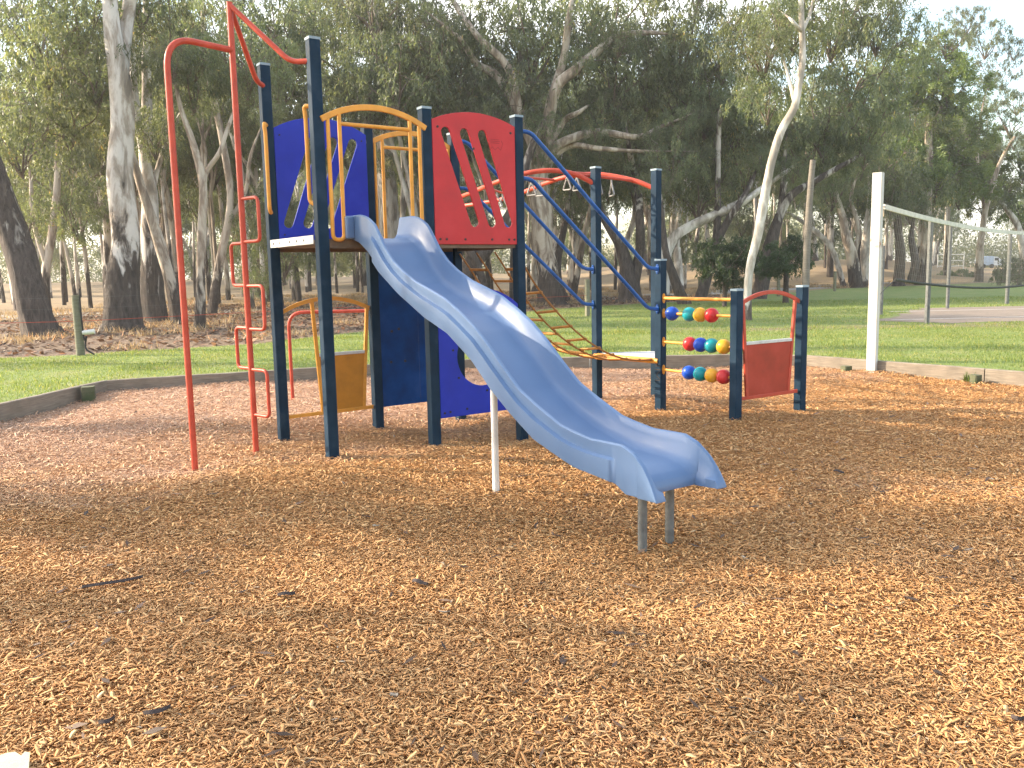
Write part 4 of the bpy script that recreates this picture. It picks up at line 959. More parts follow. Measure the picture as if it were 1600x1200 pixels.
# ------------------------------------------------------------------ gum trees
def crown_mesh(name, seed, RX, HZ, nclump, nstrand, nleaf, L, Wd, droop, m, flat=.0, spread=.27):
    """a crown: limbs, twigs and thousands of single leaves hanging in sprays; origin where it leaves the trunk"""
    rg = np.random.default_rng(seed); rnd = random.Random(seed)
    cs = []
    while len(cs) < nclump:
        p = rg.normal(0, 1, 3); p /= np.linalg.norm(p); p *= rg.uniform(.25, 1.0) ** .55
        q = np.array([p[0] * RX, p[1] * RX, HZ * .56 + p[2] * HZ * .5])
        if q[2] < .12 * HZ: continue
        if all(np.linalg.norm(q - c) > .36 * RX / (nclump / 30) ** .4 for c in cs) or rg.random() < .05: cs.append(q)
    cs = np.array(cs)
    tw = MB(); limbs = []
    for k in range(6):
        a = k / 6 * 6.28 + rg.uniform(-.4, .4); e = np.array([math.cos(a) * RX * .6, math.sin(a) * RX * .6, HZ * rg.uniform(.45, .85)])
        pts = [np.zeros(3), e * .3 + np.array([0, 0, HZ * .08]) + rg.normal(0, .12, 3), e * .65 + rg.normal(0, .15, 3), e]
        sp = [np.array(p) for p in spline([tuple(p) for p in pts], 3)]; limbs += sp
        tw.tube([tuple(p) for p in sp], [max(.012, .055 * (1 - i / len(sp)) + .010) for i in range(len(sp))], 5, caps=False)
    limbs = np.array(limbs)
    for c in cs:
        d = np.linalg.norm(limbs - c, axis=1) + .35 * np.maximum(0, limbs[:, 2] - c[2] + .1); i = int(np.argmin(d)); s = limbs[i]
        md = (s + c) / 2 + rg.normal(0, .12, 3) + np.array([0, 0, .12]); tw.tube([tuple(s), tuple(md), tuple(c)], [.020, .013, .006], 4, caps=False)
    n = nclump * nstrand * nleaf
    C = np.repeat(cs, nstrand * nleaf, 0); csz = np.repeat(rg.uniform(.7, 1.35, nclump), nstrand * nleaf)
    so = np.repeat(rg.normal(0, 1, (nclump * nstrand, 3)) * np.array([spread, spread, spread * .65]) * RX / 3, nleaf, 0) * csz[:, None]
    sl = np.repeat(rg.uniform(.25, 1.0, nclump * nstrand) * droop, nleaf) * csz; t = rg.random(n)
    sd = np.repeat(rg.normal(0, .28, (nclump * nstrand, 2)), nleaf, 0)
    P = C + so; P[:, 2] -= t * sl; P[:, 0] += sd[:, 0] * t * sl; P[:, 1] += sd[:, 1] * t * sl; P += rg.normal(0, .05, (n, 3)) * RX / 3
    d = rg.normal(0, 1, (n, 3)) * np.array([.55, .55, .5]); d[:, 2] -= 1.0 if droop > .5 else .25; d /= np.linalg.norm(d, axis=1)[:, None]
    r = rg.normal(0, 1, (n, 3)); s = np.cross(d, r); s /= np.linalg.norm(s, axis=1)[:, None] + 1e-9
    ll = L * rg.uniform(.6, 1.4, n)[:, None]; ww = Wd * rg.uniform(.7, 1.3, n)[:, None]
    V = np.stack([P, P + d * ll * .45 - s * ww, P + d * ll, P + d * ll * .45 + s * ww], 1).reshape(-1, 3)
    tv = np.array(tw.v); nt_ = len(tv); tf = tw.f
    me = bpy.data.meshes.new(name); me.vertices.add(nt_ + 4 * n); me.vertices.foreach_set('co', np.concatenate([tv, V]).reshape(-1).astype(np.float32))
    lf = (nt_ + np.arange(4 * n)).reshape(-1, 4); fc = np.concatenate([np.array(tf, dtype=np.int64), lf]); nf = len(fc)
    me.loops.add(nf * 4); me.loops.foreach_set('vertex_index', fc.reshape(-1).astype(np.int32)); me.polygons.add(nf)
    me.polygons.foreach_set('loop_start', np.arange(0, nf * 4, 4, dtype=np.int32)); me.polygons.foreach_set('loop_total', np.full(nf, 4, dtype=np.int32))
    mi = np.zeros(nf, np.int32); mi[:len(tf)] = 1; me.polygons.foreach_set('material_index', mi)
    a = me.attributes.new('rnd', 'FLOAT', 'FACE'); cr = np.repeat(rg.normal(0, .16, nclump), nstrand * nleaf)
    rv = np.clip(.5 + cr + rg.normal(0, .17, n), 0, 1); rv = np.where((rv > .93) & (rg.random(n) < .75), .9, rv)
    a.data.foreach_set('value', np.concatenate([np.zeros(len(tf)), rv]).astype(np.float32))
    me.update(calc_edges=True); me.materials.append(m); me.materials.append(MT['twig']); return me
CW = [crown_mesh('weeping_crown', 100 + i, 2.9, 4.4, 40, 10, 13, .25, .030, 1.05, MT['leaf']) for i in range(5)]
CB = [crown_mesh('bushy_crown', 200 + i, 2.8, 3.8, 44, 11, 16, .22, .036, .45, MT['leaf_lush']) for i in range(2)]
CD = [crown_mesh('drooping_bush', 300 + i, 2.2, 2.8, 34, 11, 24, .22, .030, .8, MT['leaf_dark']) for i in range(2)]
CS = [crown_mesh('sparse_crown', 400 + i, 3.0, 4.0, 20, 9, 20, .24, .030, .7, MT['leaf']) for i in range(2)]

def copy_crown(me, parent, off, sc, rz, tilt=(0, 0), sz=1.0):
    o = bpy.data.objects.new('crown', me); COL.objects.link(o); o.parent = parent; o.location = off; o.rotation_euler = (tilt[0], tilt[1], rz); o.scale = (sc, sc, sc * sz); return o

def hero(label, paths, bark, crowns=(), group=None, z=LZ, name='gum_tree', yoff=0.0, depth=None):
    """paths: sightings (u, v, width) up each stem; the first starts on the ground and sets how far off the tree stands"""
    u, v, w = paths[0][0]; g = gnd(u, v, z); y = depth or g[1]
    base = Vector(atY(u, v, y)); base.z = z if not depth else float(terrain(np.array(base.x), np.array(y)))
    root = empty(name, tuple(base), label, 'tree', group)
    mb = MB(); rn = random.Random(label); k = y / F
    for i, path in enumerate(paths):
        pts = []; rad = []
        for j, (pu, pv, pw) in enumerate(path):
            dy = 0 if (i == 0 or j == 0) else rn.uniform(-.35, .35) * j * .8
            p = Vector(atY(pu, pv, y + dy)); 
            if i == 0 and j == 0: p = base.copy()
            pts.append(p); rad.append(pw * k / 2)
        if i == 0:
            d = (pts[1] - pts[0]); pts = [pts[0] - Z * .4, pts[0], pts[0] + d * .14] + pts[1:]; rad = [rad[0] * 1.25, rad[0] * 1.12, rad[0] * .95] + rad[1:]
        n = 4; sp = spline(pts, n); rr = [float(np.interp(q / n, range(len(rad)), rad)) for q in range(len(sp))]
        for q in range(len(sp)): sp[q] = sp[q] + Vector((noise.noise(sp[q] * .6 + Vector((i, 0, 0))), noise.noise(sp[q] * .6 + Vector((9, i, 0))), 0)) * rr[q] * .35
        if i > 0:
            for q in range(max(0, len(rr) - 4), len(rr)): rr[q] *= (.8, .6, .4, .15)[q - len(rr) + 4]
        mb.tube(sp, rr, 14 if max(rad) > .2 else 9, caps=True, jitter=.28)
        if i == 0 and len(paths) > 1: mb.ball(sp[-1], rr[-1] * .97, 12, 8)
    tr = mb.build('trunk', MT[bark], root, smooth=60)
    rs = random.Random(label + 'c')
    if name == 'gum_tree': crowns = list(crowns) + [(p[-1][0], p[-1][1] + 6, 22 * 30 / y + 10, 'w', rs.uniform(-.5, .5)) for p in paths[1:] if p[-1][1] > 0] + [(paths[0][-1][0], paths[0][-1][1] + 4, 22 * 30 / y + 12, 'w', -.3)] * (paths[0][-1][1] > 60)
    for cr in crowns:
        cu, cv, rpx = cr[:3]; kind = cr[3] if len(cr) > 3 else 'w'; dy = cr[4] if len(cr) > 4 else rs.uniform(.5, 3.2)
        me = rs.choice({'w': CW, 'b': CB, 'd': CD, 's': CS}[kind]); yy = y + dy; R_ = rpx * yy / F; nat = {'w': 3.1, 'b': 3.0, 'd': 2.4, 's': 3.3}[kind]; sc = R_ / nat
        hc = {'w': 2.2, 'b': 2.0, 'd': 1.4, 's': 2.1}[kind] * sc; p = Vector(atY(cu, cv, yy)); p.z -= hc
        copy_crown(me, root, p - base, sc, rs.uniform(0, 6.28), (rs.uniform(-.12, .12), rs.uniform(-.12, .12)))
    return root

# the trees one can tell apart, left to right
hero('leaning gum with rough dark bark at the far left, beside the track', [[(62, 523, 62), (40, 440, 47), (12, 345, 40), (-22, 240, 34), (-60, 150, 30), (-90, 40, 22)]], 'bark_rough', [(70, 60, 105), (105, 170, 90), (30, 215, 85), (150, 110, 80), (40, 330, 60)])
hero('pale twin-stemmed gum close behind the leaning rough trunk', [[(74, 470, 15), (72, 420, 13), (82, 360, 11), (90, 280, 9), (92, 200, 7)], [(72, 420, 8), (52, 340, 6), (48, 260, 5), (40, 190, 4)]], 'bark_tan', [(90, 270, 95), (50, 170, 90), (120, 330, 70)], depth=31)
hero('biggest pale gum trunk, dark stocking at its foot, left of the red poles', [[(193, 516, 62), (195, 470, 47), (196, 390, 42), (193, 300, 37), (189, 200, 34), (186, 120, 33), (182, 70, 27), (173, 10, 20), (162, -90, 15)], [(190, 140, 24), (193, 70, 21), (204, 0, 18), (216, -90, 14)]], 'bark', [(262, 40, 75), (120, 20, 85), (300, 95, 60), (215, -40, 110)])
hero('grey gum with a black foot just right of the biggest trunk', [[(238, 502, 40), (238, 440, 32), (233, 380, 27), (232, 300, 22), (226, 250, 18), (229, 150, 15), (229, 60, 11), (228, -10, 8)], [(235, 285, 14), (222, 230, 12), (211, 150, 10), (207, 80, 8), (204, 30, 6)], [(238, 300, 9), (252, 245, 8), (275, 190, 6), (300, 150, 4)]], 'bark', [(270, 150, 60), (330, 40, 80)])
hero('slim grey gum leaning left from beside the black-footed trunk', [[(279, 506, 22), (264, 440, 18), (246, 370, 16), (223, 295, 13), (205, 235, 10), (190, 180, 7)]], 'bark_tan', [(240, 210, 55)])
hero('thin dark trunk forking pale high up behind the red slide pole', [[(311, 513, 20), (313, 430, 15), (316, 350, 14), (317, 285, 12), (301, 222, 9), (281, 165, 7), (268, 95, 4)], [(317, 300, 9), (324, 268, 8), (343, 238, 7), (358, 195, 6), (385, 120, 4)]], 'bark_tan', [(300, 120, 75), (385, 90, 80)])
hero('pale gum curving up behind the red climbing pole', [[(331, 478, 16), (342, 410, 13), (356, 350, 12), (360, 300, 11), (348, 225, 11), (327, 120, 9), (318, 50, 7), (316, -20, 5)], [(356, 350, 8), (384, 300, 7), (392, 240, 5), (420, 170, 4)]], 'bark_tan', [(345, 60, 95), (420, 150, 85), (440, 40, 90)], depth=33)
hero('bushy green young gum filling the gap between the red poles and the navy posts', [[(440, 478, 9), (436, 440, 7), (432, 400, 6), (425, 350, 5)]], 'bark_tan', [(440, 395, 62), (425, 330, 60), (462, 350, 55), (405, 440, 30)], depth=33)
hero('tall pale trunk rising behind the yellow barrier hoops', [[(618, 470, 36), (607, 330, 30), (601, 200, 27), (595, 120, 25), (590, 60, 22), (583, 0, 20), (574, -70, 15)], [(603, 240, 9), (578, 205, 8), (562, 160, 6), (545, 110, 4)]], 'bark', [(535, 90, 90), (530, 20, 85), (640, 130, 70), (480, 130, 90)])
hero('dark crossing trunk seen below the red slotted panel', [[(720, 480, 34), (735, 420, 27), (763, 385, 21), (800, 330, 16), (828, 240, 12), (850, 190, 8)], [(760, 478, 16), (752, 430, 13), (730, 385, 11), (708, 345, 9), (690, 290, 7)]], 'bark_rough', [(700, 140, 105), (770, 165, 100), (690, 60, 80)])
hero('great gum with warm lit trunk, its limbs sweeping over the blue rails', [[(862, 476, 44), (858, 430, 33), (851, 390, 30), (846, 340, 32), (842, 285, 30), (846, 235, 28)], [(845, 240, 22), (858, 190, 19), (868, 135, 17), (905, 104, 14), (960, 60, 11), (1010, 51, 8), (1065, 56, 5)], [(866, 140, 14), (880, 90, 12), (890, 30, 11), (900, -40, 8)],
      [(846, 250, 16), (880, 222, 13), (935, 206, 11), (995, 214, 9), (1030, 200, 8), (1080, 178, 5)], [(848, 262, 12), (890, 228, 9), (935, 232, 7), (1000, 236, 5), (1090, 236, 3)], [(842, 245, 16), (812, 180, 14), (778, 120, 12), (745, 100, 11), (720, 62, 9), (665, 16, 6)], [(815, 185, 12), (792, 105, 12), (745, 55, 10), (712, 8, 8), (690, -30, 6)], [(846, 250, 12), (880, 190, 9), (905, 175, 7), (940, 150, 5)]],
     'bark_tan', [(1015, 212, 30, 'w', -.7), (1060, 190, 34, 'w', -.5), (930, 205, 24, 'w', -.6), (905, 95, 30, 'w', -.7), (965, 62, 38, 'w', -.6), (1060, 236, 30, 'w', -.5), (830, 55, 105), (900, 60, 105), (960, 110, 95), (1010, 110, 85), (760, 60, 80), (960, 20, 100), (1060, 60, 95), (905, 270, 55), (990, 265, 70), (1050, 250, 70), (940, 175, 60)])
hero('second reddish stem hard against the great gum', [[(882, 478, 22), (872, 440, 15), (873, 400, 12), (883, 350, 9), (891, 300, 7), (906, 250, 5)]], 'bark_rough', [(915, 235, 50)], depth=38)
hero('slim dark gum between the great gum and the shorter blue stair post', [[(895, 470, 11), (903, 420, 10), (912, 370, 9), (922, 330, 8), (932, 270, 6), (945, 210, 4)]], 'bark_tan', [(930, 300, 60), (900, 330, 45)], depth=43)
hero('leaning lit gum over a thick dark foot behind the stair post', [[(986, 479, 42), (983, 430, 27), (971, 386, 19), (956, 360, 16), (943, 338, 13), (930, 305, 9), (915, 260, 6)], [(986, 455, 22), (999, 400, 15), (1001, 345, 14), (995, 290, 12), (984, 240, 9), (978, 190, 6)]], 'bark_rough', [(1000, 185, 80), (1060, 150, 85), (950, 285, 45)], depth=36)
hero('big pale limb slanting up to the right behind the two navy stair posts', [[(1034, 462, 28), (1038, 405, 20), (1052, 373, 17), (1076, 355, 16), (1120, 334, 13), (1165, 313, 11), (1195, 292, 8), (1240, 260, 5)]], 'bark_white', [(1090, 290, 75), (1160, 260, 75), (1110, 200, 90)], depth=36)
hero('thin dark trunk bent left behind the short navy post', [[(1069, 464, 19), (1052, 430, 14), (1040, 395, 11), (1034, 340, 8), (1030, 280, 6)]], 'bark_rough', [(1040, 260, 60)], depth=33)
hero('gum with a dark leaning foot and straight pale stem behind the bead rails', [[(1094, 457, 20), (1109, 415, 15), (1119, 375, 12), (1121, 335, 10), (1122, 250, 8), (1124, 170, 6)], [(1120, 378, 11), (1138, 345, 10), (1153, 322, 9), (1176, 280, 6), (1190, 240, 4)]], 'bark_rough', [(1100, 150, 90), (1150, 170, 90), (1130, 60, 95)], depth=36)
hero('slender white gum leaning right above the red play counter', [[(1168, 500, 11), (1169, 450, 13), (1175, 410, 14), (1185, 368, 14), (1194, 312, 14), (1206, 252, 13), (1221, 204, 12), (1241, 168, 11), (1248, 130, 10), (1254, 92, 10), (1253, 40, 9), (1250, -30, 7)], [(1254, 50, 6), (1238, 32, 5), (1218, 16, 3)], [(1253, 50, 6), (1266, 20, 5), (1272, -20, 3)], [(1243, 165, 6), (1225, 95, 4), (1205, 60, 3)]], 'bark_white', [(1195, 60, 85), (1240, 20, 80), (1200, 150, 60, 'w', 2)])
hero('dark drooping bush-like tree left of the slender white gum', [[(1132, 462, 8), (1134, 430, 7), (1138, 400, 5)]], 'bark_rough', [(1130, 405, 52, 'd', 0), (1150, 390, 40, 'd', .5), (1112, 398, 28, 'd', 0), (1140, 440, 24, 'd', 0)], name='drooping_tree', depth=30)
hero('dark drooping bush-like tree right of the slender white gum', [[(1228, 462, 9), (1228, 430, 7), (1226, 400, 5)]], 'bark_rough', [(1226, 402, 40, 'd', 0), (1244, 385, 32, 'd', .5), (1206, 415, 30, 'd', 0)], name='drooping_tree', depth=32)
hero('thick dark gum leaning right behind the drooping bushes', [[(1186, 458, 26), (1196, 420, 22), (1203, 380, 19), (1216, 340, 15), (1236, 305, 12), (1270, 285, 10), (1310, 262, 8), (1350, 240, 5)], [(1216, 345, 11), (1222, 300, 9), (1226, 255, 7), (1230, 200, 5)]], 'bark_rough', [(1290, 180, 100), (1330, 90, 110), (1270, 240, 75), (1300, 20, 100), (1350, 190, 85), (1250, 230, 70), (1370, 30, 75)], depth=37)
hero('gum whose long limbs arch over the tall white net post', [[(1337, 441, 20), (1330, 400, 17), (1321, 362, 13), (1311, 320, 10), (1299, 285, 8)], [(1330, 410, 9), (1342, 360, 8), (1330, 310, 6), (1345, 260, 5)]], 'bark_tan', [(1345, 290, 60), (1300, 290, 55), (1390, 300, 55), (1380, 250, 65)], depth=52)
hero('slanting thin gum stem left of the white net post', [[(1318, 442, 9), (1303, 398, 8), (1284, 370, 7), (1252, 345, 6), (1226, 330, 4)]], 'bark_white', [(1290, 320, 40)], depth=54)
hero('short-boled pale gum partly behind the white net post', [[(1353, 441, 17), (1353, 400, 15), (1357, 350, 12), (1361, 300, 10), (1358, 250, 7)]], 'bark_white', [(1365, 315, 50)], depth=53)
hero('twin dark trunks seen through the near end of the net', [[(1404, 439, 19), (1407, 400, 15), (1403, 350, 11), (1398, 300, 8)], [(1424, 441, 14), (1430, 410, 12), (1424, 370, 10), (1432, 320, 7)]], 'bark_rough', [(1425, 300, 70), (1400, 260, 65, 'b')], depth=54)
hero('tall lush green gum crown above the net', [[(1444, 438, 22), (1446, 390, 18), (1448, 330, 15), (1450, 260, 12), (1452, 190, 9)]], 'bark_tan', [(1445, 110, 78, 'b'), (1480, 135, 72, 'b'), (1425, 190, 75, 'b'), (1490, 215, 70, 'b'), (1400, 120, 60, 'b'), (1460, 270, 80, 'b'), (1500, 290, 55, 'b'), (1420, 260, 70, 'b'), (1480, 60, 50, 's')], depth=56)
hero('thin open-crowned gum against the white sky at the right', [[(1530, 440, 12), (1532, 390, 10), (1540, 330, 8), (1560, 260, 6), (1585, 215, 5)], [(1540, 330, 6), (1528, 270, 5), (1530, 200, 4), (1545, 120, 3)]], 'bark_tan', [(1540, 60, 48, 's'), (1550, 110, 42, 's'), (1580, 180, 55, 's'), (1585, 75, 30, 's'), (1510, 30, 40, 's'), (1590, 150, 45, 's')], depth=60)
hero('pale-limbed gum at the right edge above the net tape', [[(1606, 440, 14), (1598, 390, 11), (1588, 350, 9), (1572, 325, 7), (1556, 305, 5)]], 'bark_white', [(1570, 275, 60, 'b'), (1600, 320, 60, 'b'), (1540, 310, 50, 'w'), (1600, 250, 50, 's')], depth=62)
hero('round dark shrub at the right edge behind the court', [[(1592, 446, 8), (1592, 436, 6), (1592, 425, 5)]], 'bark_rough', [(1592, 420, 34, 'd', 0), (1568, 432, 18, 'd', 0)], name='shrub', depth=50)
for u_, w_, l_ in ((1478, 14, 'low dark hedge shrub left of the parked truck'), (1502, 18, 'wide low dark hedge shrub beside the parked truck'), (1521, 12, 'small low shrub in front of the parked truck')):
    hero(l_, [[(u_, 438, 4), (u_, 433, 3), (u_, 430, 2)]], 'bark_rough', [(u_, 430, w_, 'd', 0)], name='shrub', depth=70)

# the crowd of gums behind them and the ones outside the frame that shade the playground
def trunk_variant(seed):
    rn = random.Random(seed); mb = MB(); tips = []
    slim = seed >= 600
    h = rn.uniform(4.0, 6.5) if slim else rn.uniform(2.2, 4.2); lean = rn.uniform(-.5, .5); ly = rn.uniform(-.3, .3); r0 = rn.uniform(.07, .12) if slim else rn.uniform(.16, .30)
    top = Vector((lean, ly, h)); sp = spline([Vector((0, 0, -.4)), Vector((0, 0, 0)), Vector((lean * .35, ly * .3, h * .5)), top], 5)
    mb.tube(sp, [r0 * (1.35 - .6 * i / len(sp)) for i in range(len(sp))], 9, jitter=.25)
    for k in range(rn.choice([2, 3, 3])):
        a = rn.uniform(0, 6.28); hh = rn.uniform(6.5, 11.5); sx = rn.uniform(.3, 1.0) if slim else rn.uniform(.6, 2.4)
        e = Vector((top.x + math.cos(a) * sx, top.y + math.sin(a) * sx, hh)); mid = top.lerp(e, .5) + Vector((rn.uniform(-.5, .5), rn.uniform(-.5, .5), -.3))
        s2 = spline([top - Z * .15, top.lerp(mid, .5) + Vector((rn.uniform(-.2, .2), rn.uniform(-.2, .2), 0)), mid, mid.lerp(e, .5) + Vector((rn.uniform(-.3, .3), rn.uniform(-.3, .3), 0)), e], 3)
        mb.tube(s2, [r0 * (.62 - .5 * i / len(s2)) for i in range(len(s2))], 7, jitter=.2); tips.append(e)
        b = s2[len(s2) // 2]; a2 = a + rn.uniform(-1.3, 1.3); e2 = b + Vector((math.cos(a2) * rn.uniform(1.2, 2.6), math.sin(a2) * rn.uniform(1.2, 2.6), rn.uniform(.8, 2.2)))
        mb.tube(spline([b, b.lerp(e2, .5) + Vector((0, 0, .25)), e2], 3), [r0 * .3, r0 * .27, r0 * .23, r0 * .2, r0 * .16, r0 * .12, r0 * .08], 6); tips.append(e2)
    o = mb.build('trunk', None, None, smooth=60); me = o.data; bpy.data.objects.remove(o); return me, tips
TV = []
for i in range(10):
    me, tips = trunk_variant(500 + i); me.materials.append(MT[['bark_white', 'bark', 'bark_tan', 'bark_white', 'bark'][i % 5]]); TV.append((me, tips))
TS = []
for i in range(6):
    me, tips = trunk_variant(600 + i); me.materials.append(MT[['bark_white', 'bark_tan', 'bark'][i % 3]]); TS.append((me, tips))
def gum(x, y, s, label, group, i, low=0, kinds='w', csc=1.0, pool=None):
    rn = random.Random(int(x * 977 + y * 131 + i)); pool = pool or TV; me, tips = pool[rn.randrange(len(pool))]
    z = float(terrain(np.array(x), np.array(y))); root = empty('gum_tree', (x, y, z), label, 'tree', group); rz = rn.uniform(0, 6.28)
    t = bpy.data.objects.new('trunk', me); COL.objects.link(t); t.parent = root; t.rotation_euler = (0, 0, rz); t.scale = (s, s, s)
    for k, e in enumerate(tips):
        p = Vector((e.x * math.cos(rz) - e.y * math.sin(rz), e.x * math.sin(rz) + e.y * math.cos(rz), e.z - 1.1)) * s
        cm = rn.choice({'w': CW, 'b': CB, 's': CS}[rn.choice(kinds)]); copy_crown(cm, root, p, s * rn.uniform(.55, .85) * csc, rn.uniform(0, 6.28), (rn.uniform(-.15, .15), rn.uniform(-.15, .15)))
    for k in range(low):
        a = rn.uniform(0, 6.28); copy_crown(rn.choice(CW), root, Vector((math.cos(a) * 1.6, math.sin(a) * 1.6, rn.uniform(1.0, 2.6))) * s, s * rn.uniform(.4, .62), rn.uniform(0, 6.28))
    return root
rn = random.Random(21); placed = []
def try_place(x, y, dmin):
    if any((x - a) ** 2 + (y - b) ** 2 < dmin * dmin for a, b in placed): return False
    placed.append((x, y)); return True
def u_of(x, y):
    q = np.array([x, y, 1.0]) - CAM; return 800 + F * (q @ RIGHT) / (q @ FWD)
cnt = 0; tries = 0
while cnt < 17 and tries < 4000:
    tries += 1; y = rn.uniform(36, 66); x = rn.uniform(-.62 * y, .66 * y + 4); u = u_of(x, y)
    if u > 1080 and (y < 58 or u > 1390): continue
    if u > 830 and y < 46: continue
    if not try_place(x, y, 3.6): continue
    gum(x, y, rn.uniform(.85, 1.3), 'grey-trunked gum among the many standing a little way into the wood', 'gums a little way into the wood', cnt, low=1 if rn.random() < .35 else 0); cnt += 1
cnt = 0; tries = 0
while cnt < 95 and tries < 6000:
    tries += 1; y = rn.uniform(35, 74); x = rn.uniform(-.62 * y, .62 * y); u = u_of(x, y)
    if u > 1080 and y < 62: continue
    if u > 830 and y < 43: continue
    if not try_place(x, y, 1.6): continue
    gum(x, y, rn.uniform(.9, 1.35), 'slender pale upright gum stem among the trees behind the playground', 'slender gums behind the playground', cnt, csc=.5, pool=TS); cnt += 1
cnt = 0; tries = 0
while cnt < 70 and tries < 6000:
    tries += 1; y = rn.uniform(70, 135); x = rn.uniform(-.66 * y - 4, .66 * y + 4); u = u_of(x, y)
    if u > 1500 and y < 100: continue
    if 1470 < u < 1580 and y < 132: continue
    if not try_place(x, y, 4.2): continue
    s = rn.uniform(1.0, 1.5) * (.8 if u > 1480 else 1); gum(x, y, s, 'small far gum crowded at the back of the wood', 'far gums at the back of the wood', cnt, low=2 if rn.random() < .5 else 0, kinds='wwwb'); cnt += 1

def far_wood():
    n = 190000; x = RNG.uniform(-120, 125, n); y = RNG.uniform(138, 165, n)
    top = 7.5 + 4.5 * np.sin(x * .23 + 1) * np.sin(x * .071) + 2.5 * np.sin(x * .61) + 1.5 * np.sin(x * 1.3 + y)
    top = np.where(x > 70, top * .75, top); zz = terrain(x, y) + top * RNG.random(n) ** .8
    cl_ = np.sin(x * 1.7 + zz * .9) * np.sin(zz * 1.5 - x * .6) * np.sin(y * 1.1 + x); k = cl_ > -.28 * RNG.random(n); x, y, zz = x[k], y[k], zz[k]; n = len(x)
    d = RNG.normal(0, 1, (n, 3)); d[:, 2] -= .8; d /= np.linalg.norm(d, axis=1)[:, None]; r = RNG.normal(0, 1, (n, 3)); q = np.cross(d, r); q /= np.linalg.norm(q, axis=1)[:, None]
    L = RNG.uniform(.25, .6, n)[:, None]; P = np.stack([x, y, zz], 1); V = np.stack([P, P + d * L * .5 - q * L * .22, P + d * L, P + d * L * .5 + q * L * .22], 1)
    quads_obj('far_wood', V, MT['leaf'], np.clip(RNG.normal(.5, .2, n), 0, .9), 'stuff', label='hazy grey-green wood closing the view behind the last gums')
far_wood()
def side_tree(x, y, h, lean, crowns, label):
    """a slender gum just outside the frame; crowns: (height, spread, kind, x offset, y offset)"""
    root = empty('gum_tree', (x, y, LZ), label, 'tree', 'gums beyond the left edge'); base = Vector((x, y, LZ))
    mb = MB(); top = base + Vector((lean, .2, h)); sp = spline([base - Z * .4, base, base.lerp(top, .4) + Vector((.25, -.1, 0)), base.lerp(top, .75), top], 5)
    mb.tube(sp, [.17 * (1.2 - i / len(sp)) + .015 for i in range(len(sp))], 9, jitter=.25)
    for z, r, k, ox, oy in crowns:
        c = base + Vector((lean * z / h + ox, oy, z)); s0 = base + Vector((lean * (z - .9) / h, 0, z - .9)); mb.tube(spline([s0, s0.lerp(c, .5) + Z * .1, c], 4), [.06 - .045 * i / 8 for i in range(9)], 6)
    mb.build('trunk', MT['bark'], root, smooth=60); rn = random.Random(label)
    for z, r, k, ox, oy in crowns:
        nat, hc = {'w': (2.9, 2.2), 's': (3.2, 2.1)}[k]; sc = r / nat
        copy_crown(rn.choice({'w': CW, 's': CS}[k]), root, Vector((lean * z / h + ox, oy, z - hc * sc)), sc, rn.uniform(0, 6.28))
side_tree(-15, 8.0, 9.5, .5, [(4.6, .85, 'w', 0, .1), (5.6, .8, 'w', .3, -.2), (6.6, .9, 'w', -.3, .1), (7.6, .8, 'w', .2, .2), (8.6, .85, 'w', 0, -.2)], 'slender gum beyond the left edge, nearest the camera but one')
side_tree(-19.5, 11.6, 13, .4, [(5.6, .5, 'w', .1, .1), (6.5, .6, 'w', 0, -.1), (7.5, .6, 'w', .2, .1), (8.6, .7, 'w', 0, 0), (9.6, 1.05, 'w', .2, .2), (10.7, 1.15, 'w', -.2, -.1), (11.8, 1.1, 'w', .2, .1), (12.8, .9, 'w', 0, 0), (10.2, .8, 'w', .6, -1.1)], 'tallest of the slender gums beyond the left edge')
side_tree(-16.5, 6.6, 8.5, -.3, [(5.0, .75, 'w', 0, .3), (6.2, .7, 'w', .2, -.5), (7.3, 1.0, 's', -.2, .2), (8.3, .75, 'w', 0, -.4)], 'open-crowned gum beyond the left edge, nearest the camera')
side_tree(-24, 17.2, 12, .3, [(8.0, .9, 's', 0, 0), (9.5, 1.1, 's', .2, .2), (11.0, 1.2, 's', -.2, -.2), (12, .9, 'w', 0, 0)], 'farthest slender gum beyond the left edge')
side_tree(-17, 18.4, 13, .3, [(9.2, .55, 'w', 0, .1), (10.2, .6, 'w', .1, -.1), (11.3, .6, 'w', -.1, .1), (12.3, .55, 'w', 0, 0)], 'slender gum beyond the left edge, level with the lawn')
side_tree(-22, 9.2, 12, .3, [(9.6, .8, 's', 0, .2), (10.8, .9, 'w', .2, -.2), (11.9, .8, 's', -.2, .2)], 'slender high-crowned gum beyond the left edge')

# ------------------------------------------------------------------ the hazy air
hm = bpy.data.materials.new('morning_haze'); hm.use_nodes = True; hn = hm.node_tree; hn.nodes.remove(hn.nodes['Principled BSDF'])
pv_ = hn.nodes.new('ShaderNodeVolumePrincipled'); pv_.inputs['Color'].default_value = (.92, .93, .95, 1); pv_.inputs['Density'].default_value = .0007; pv_.inputs['Anisotropy'].default_value = .25
hn.links.new(pv_.outputs[0], hn.nodes['Material Output'].inputs['Volume'])
hz_ = MB().box((0, 60, 9.5), (360, 300, 23)).build('haze', hm); hz_['kind'] = 'stuff'; hz_['label'] = 'thin pale haze in the air between the trees'
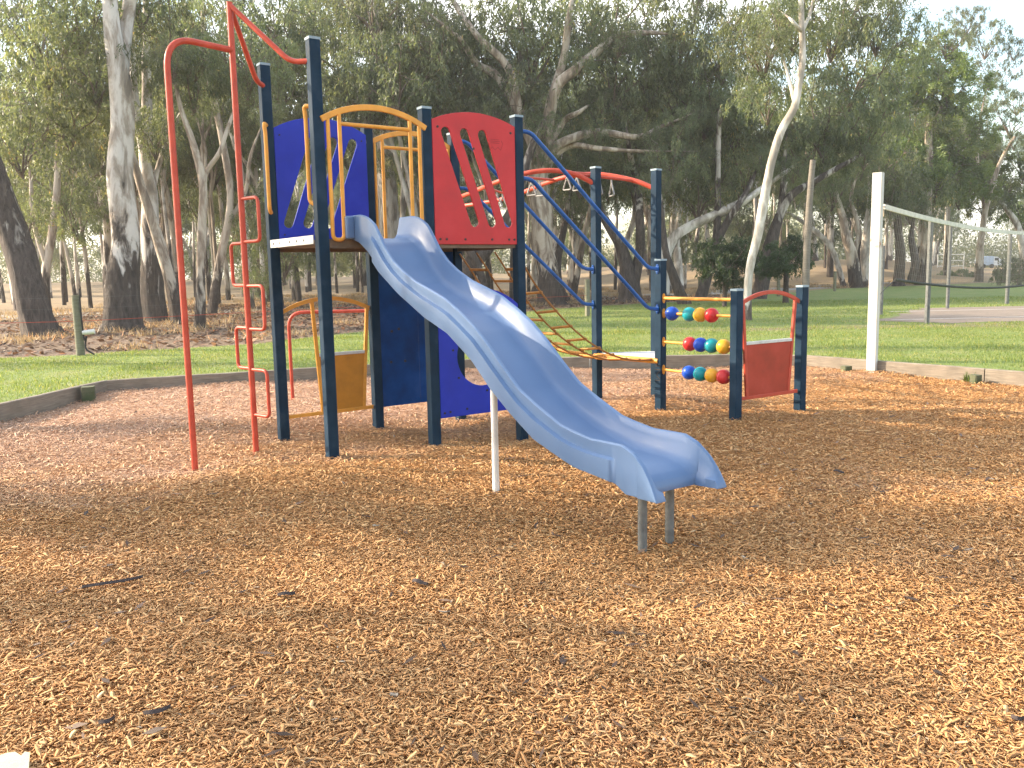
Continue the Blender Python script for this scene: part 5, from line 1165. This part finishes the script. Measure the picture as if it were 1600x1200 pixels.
# ------------------------------------------------------------------ light
SUN_EL, SUN_AZ = R(26), math.atan2(.20, -1.0)      # direction to the sun, measured from +X
sd = Vector((math.cos(SUN_AZ) * math.cos(SUN_EL), math.sin(SUN_AZ) * math.cos(SUN_EL), math.sin(SUN_EL)))
sl_ = bpy.data.lights.new('sun', 'SUN'); sl_.energy = 3.8; sl_.angle = R(.53); sl_.color = (1.0, .83, .62)
so_ = bpy.data.objects.new('sun', sl_); COL.objects.link(so_); so_.rotation_euler = sd.to_track_quat('Z', 'Y').to_euler(); so_.location = (-20, 5, 30)
w = bpy.data.worlds.new('World'); S.world = w; w.use_nodes = True; nt = w.node_tree; bg = nt.nodes['Background']
sky = nt.nodes.new('ShaderNodeTexSky'); sky.sky_type = 'NISHITA'; sky.sun_disc = False; sky.sun_elevation = SUN_EL
sky.sun_rotation = math.atan2(sd.x, sd.y); sky.air_density = 1.3; sky.dust_density = 2.2; sky.ozone_density = 1.0
tc = nt.nodes.new('ShaderNodeTexCoord'); mp = nt.nodes.new('ShaderNodeMapping'); mp.inputs['Scale'].default_value = (1, 1, 2.6); nt.links.new(tc.outputs['Generated'], mp.inputs[0])
cn = noise_tex(nt, mp.outputs[0], 2.4, 7, .6, .3)
cloud = maprange(nt, cn, .46, .62, 0, .85)
lum = nt.nodes.new('ShaderNodeRGBToBW'); nt.links.new(sky.outputs[0], lum.inputs[0])
cc_ = nt.nodes.new('ShaderNodeCombineXYZ')
cl_ = mathn(nt, 'ADD', mathn(nt, 'MULTIPLY', lum.outputs[0], 1.15), 4.5)
for i in range(3): nt.links.new(mathn(nt, 'MULTIPLY', cl_, (1.0, .985, .96)[i]), cc_.inputs[i])
nt.links.new(mix(nt, cloud, sky.outputs[0], cc_.outputs[0]), bg.inputs['Color']); bg.inputs['Strength'].default_value = .15
S.view_settings.view_transform = 'Standard'; S.view_settings.look = 'None'; S.view_settings.exposure = 1.58; S.view_settings.gamma = 1.0
S.cycles.max_bounces = 6; S.cycles.diffuse_bounces = 3; S.cycles.glossy_bounces = 2; S.cycles.transmission_bounces = 4; S.cycles.transparent_max_bounces = 4; S.cycles.caustics_reflective = False; S.cycles.caustics_refractive = False
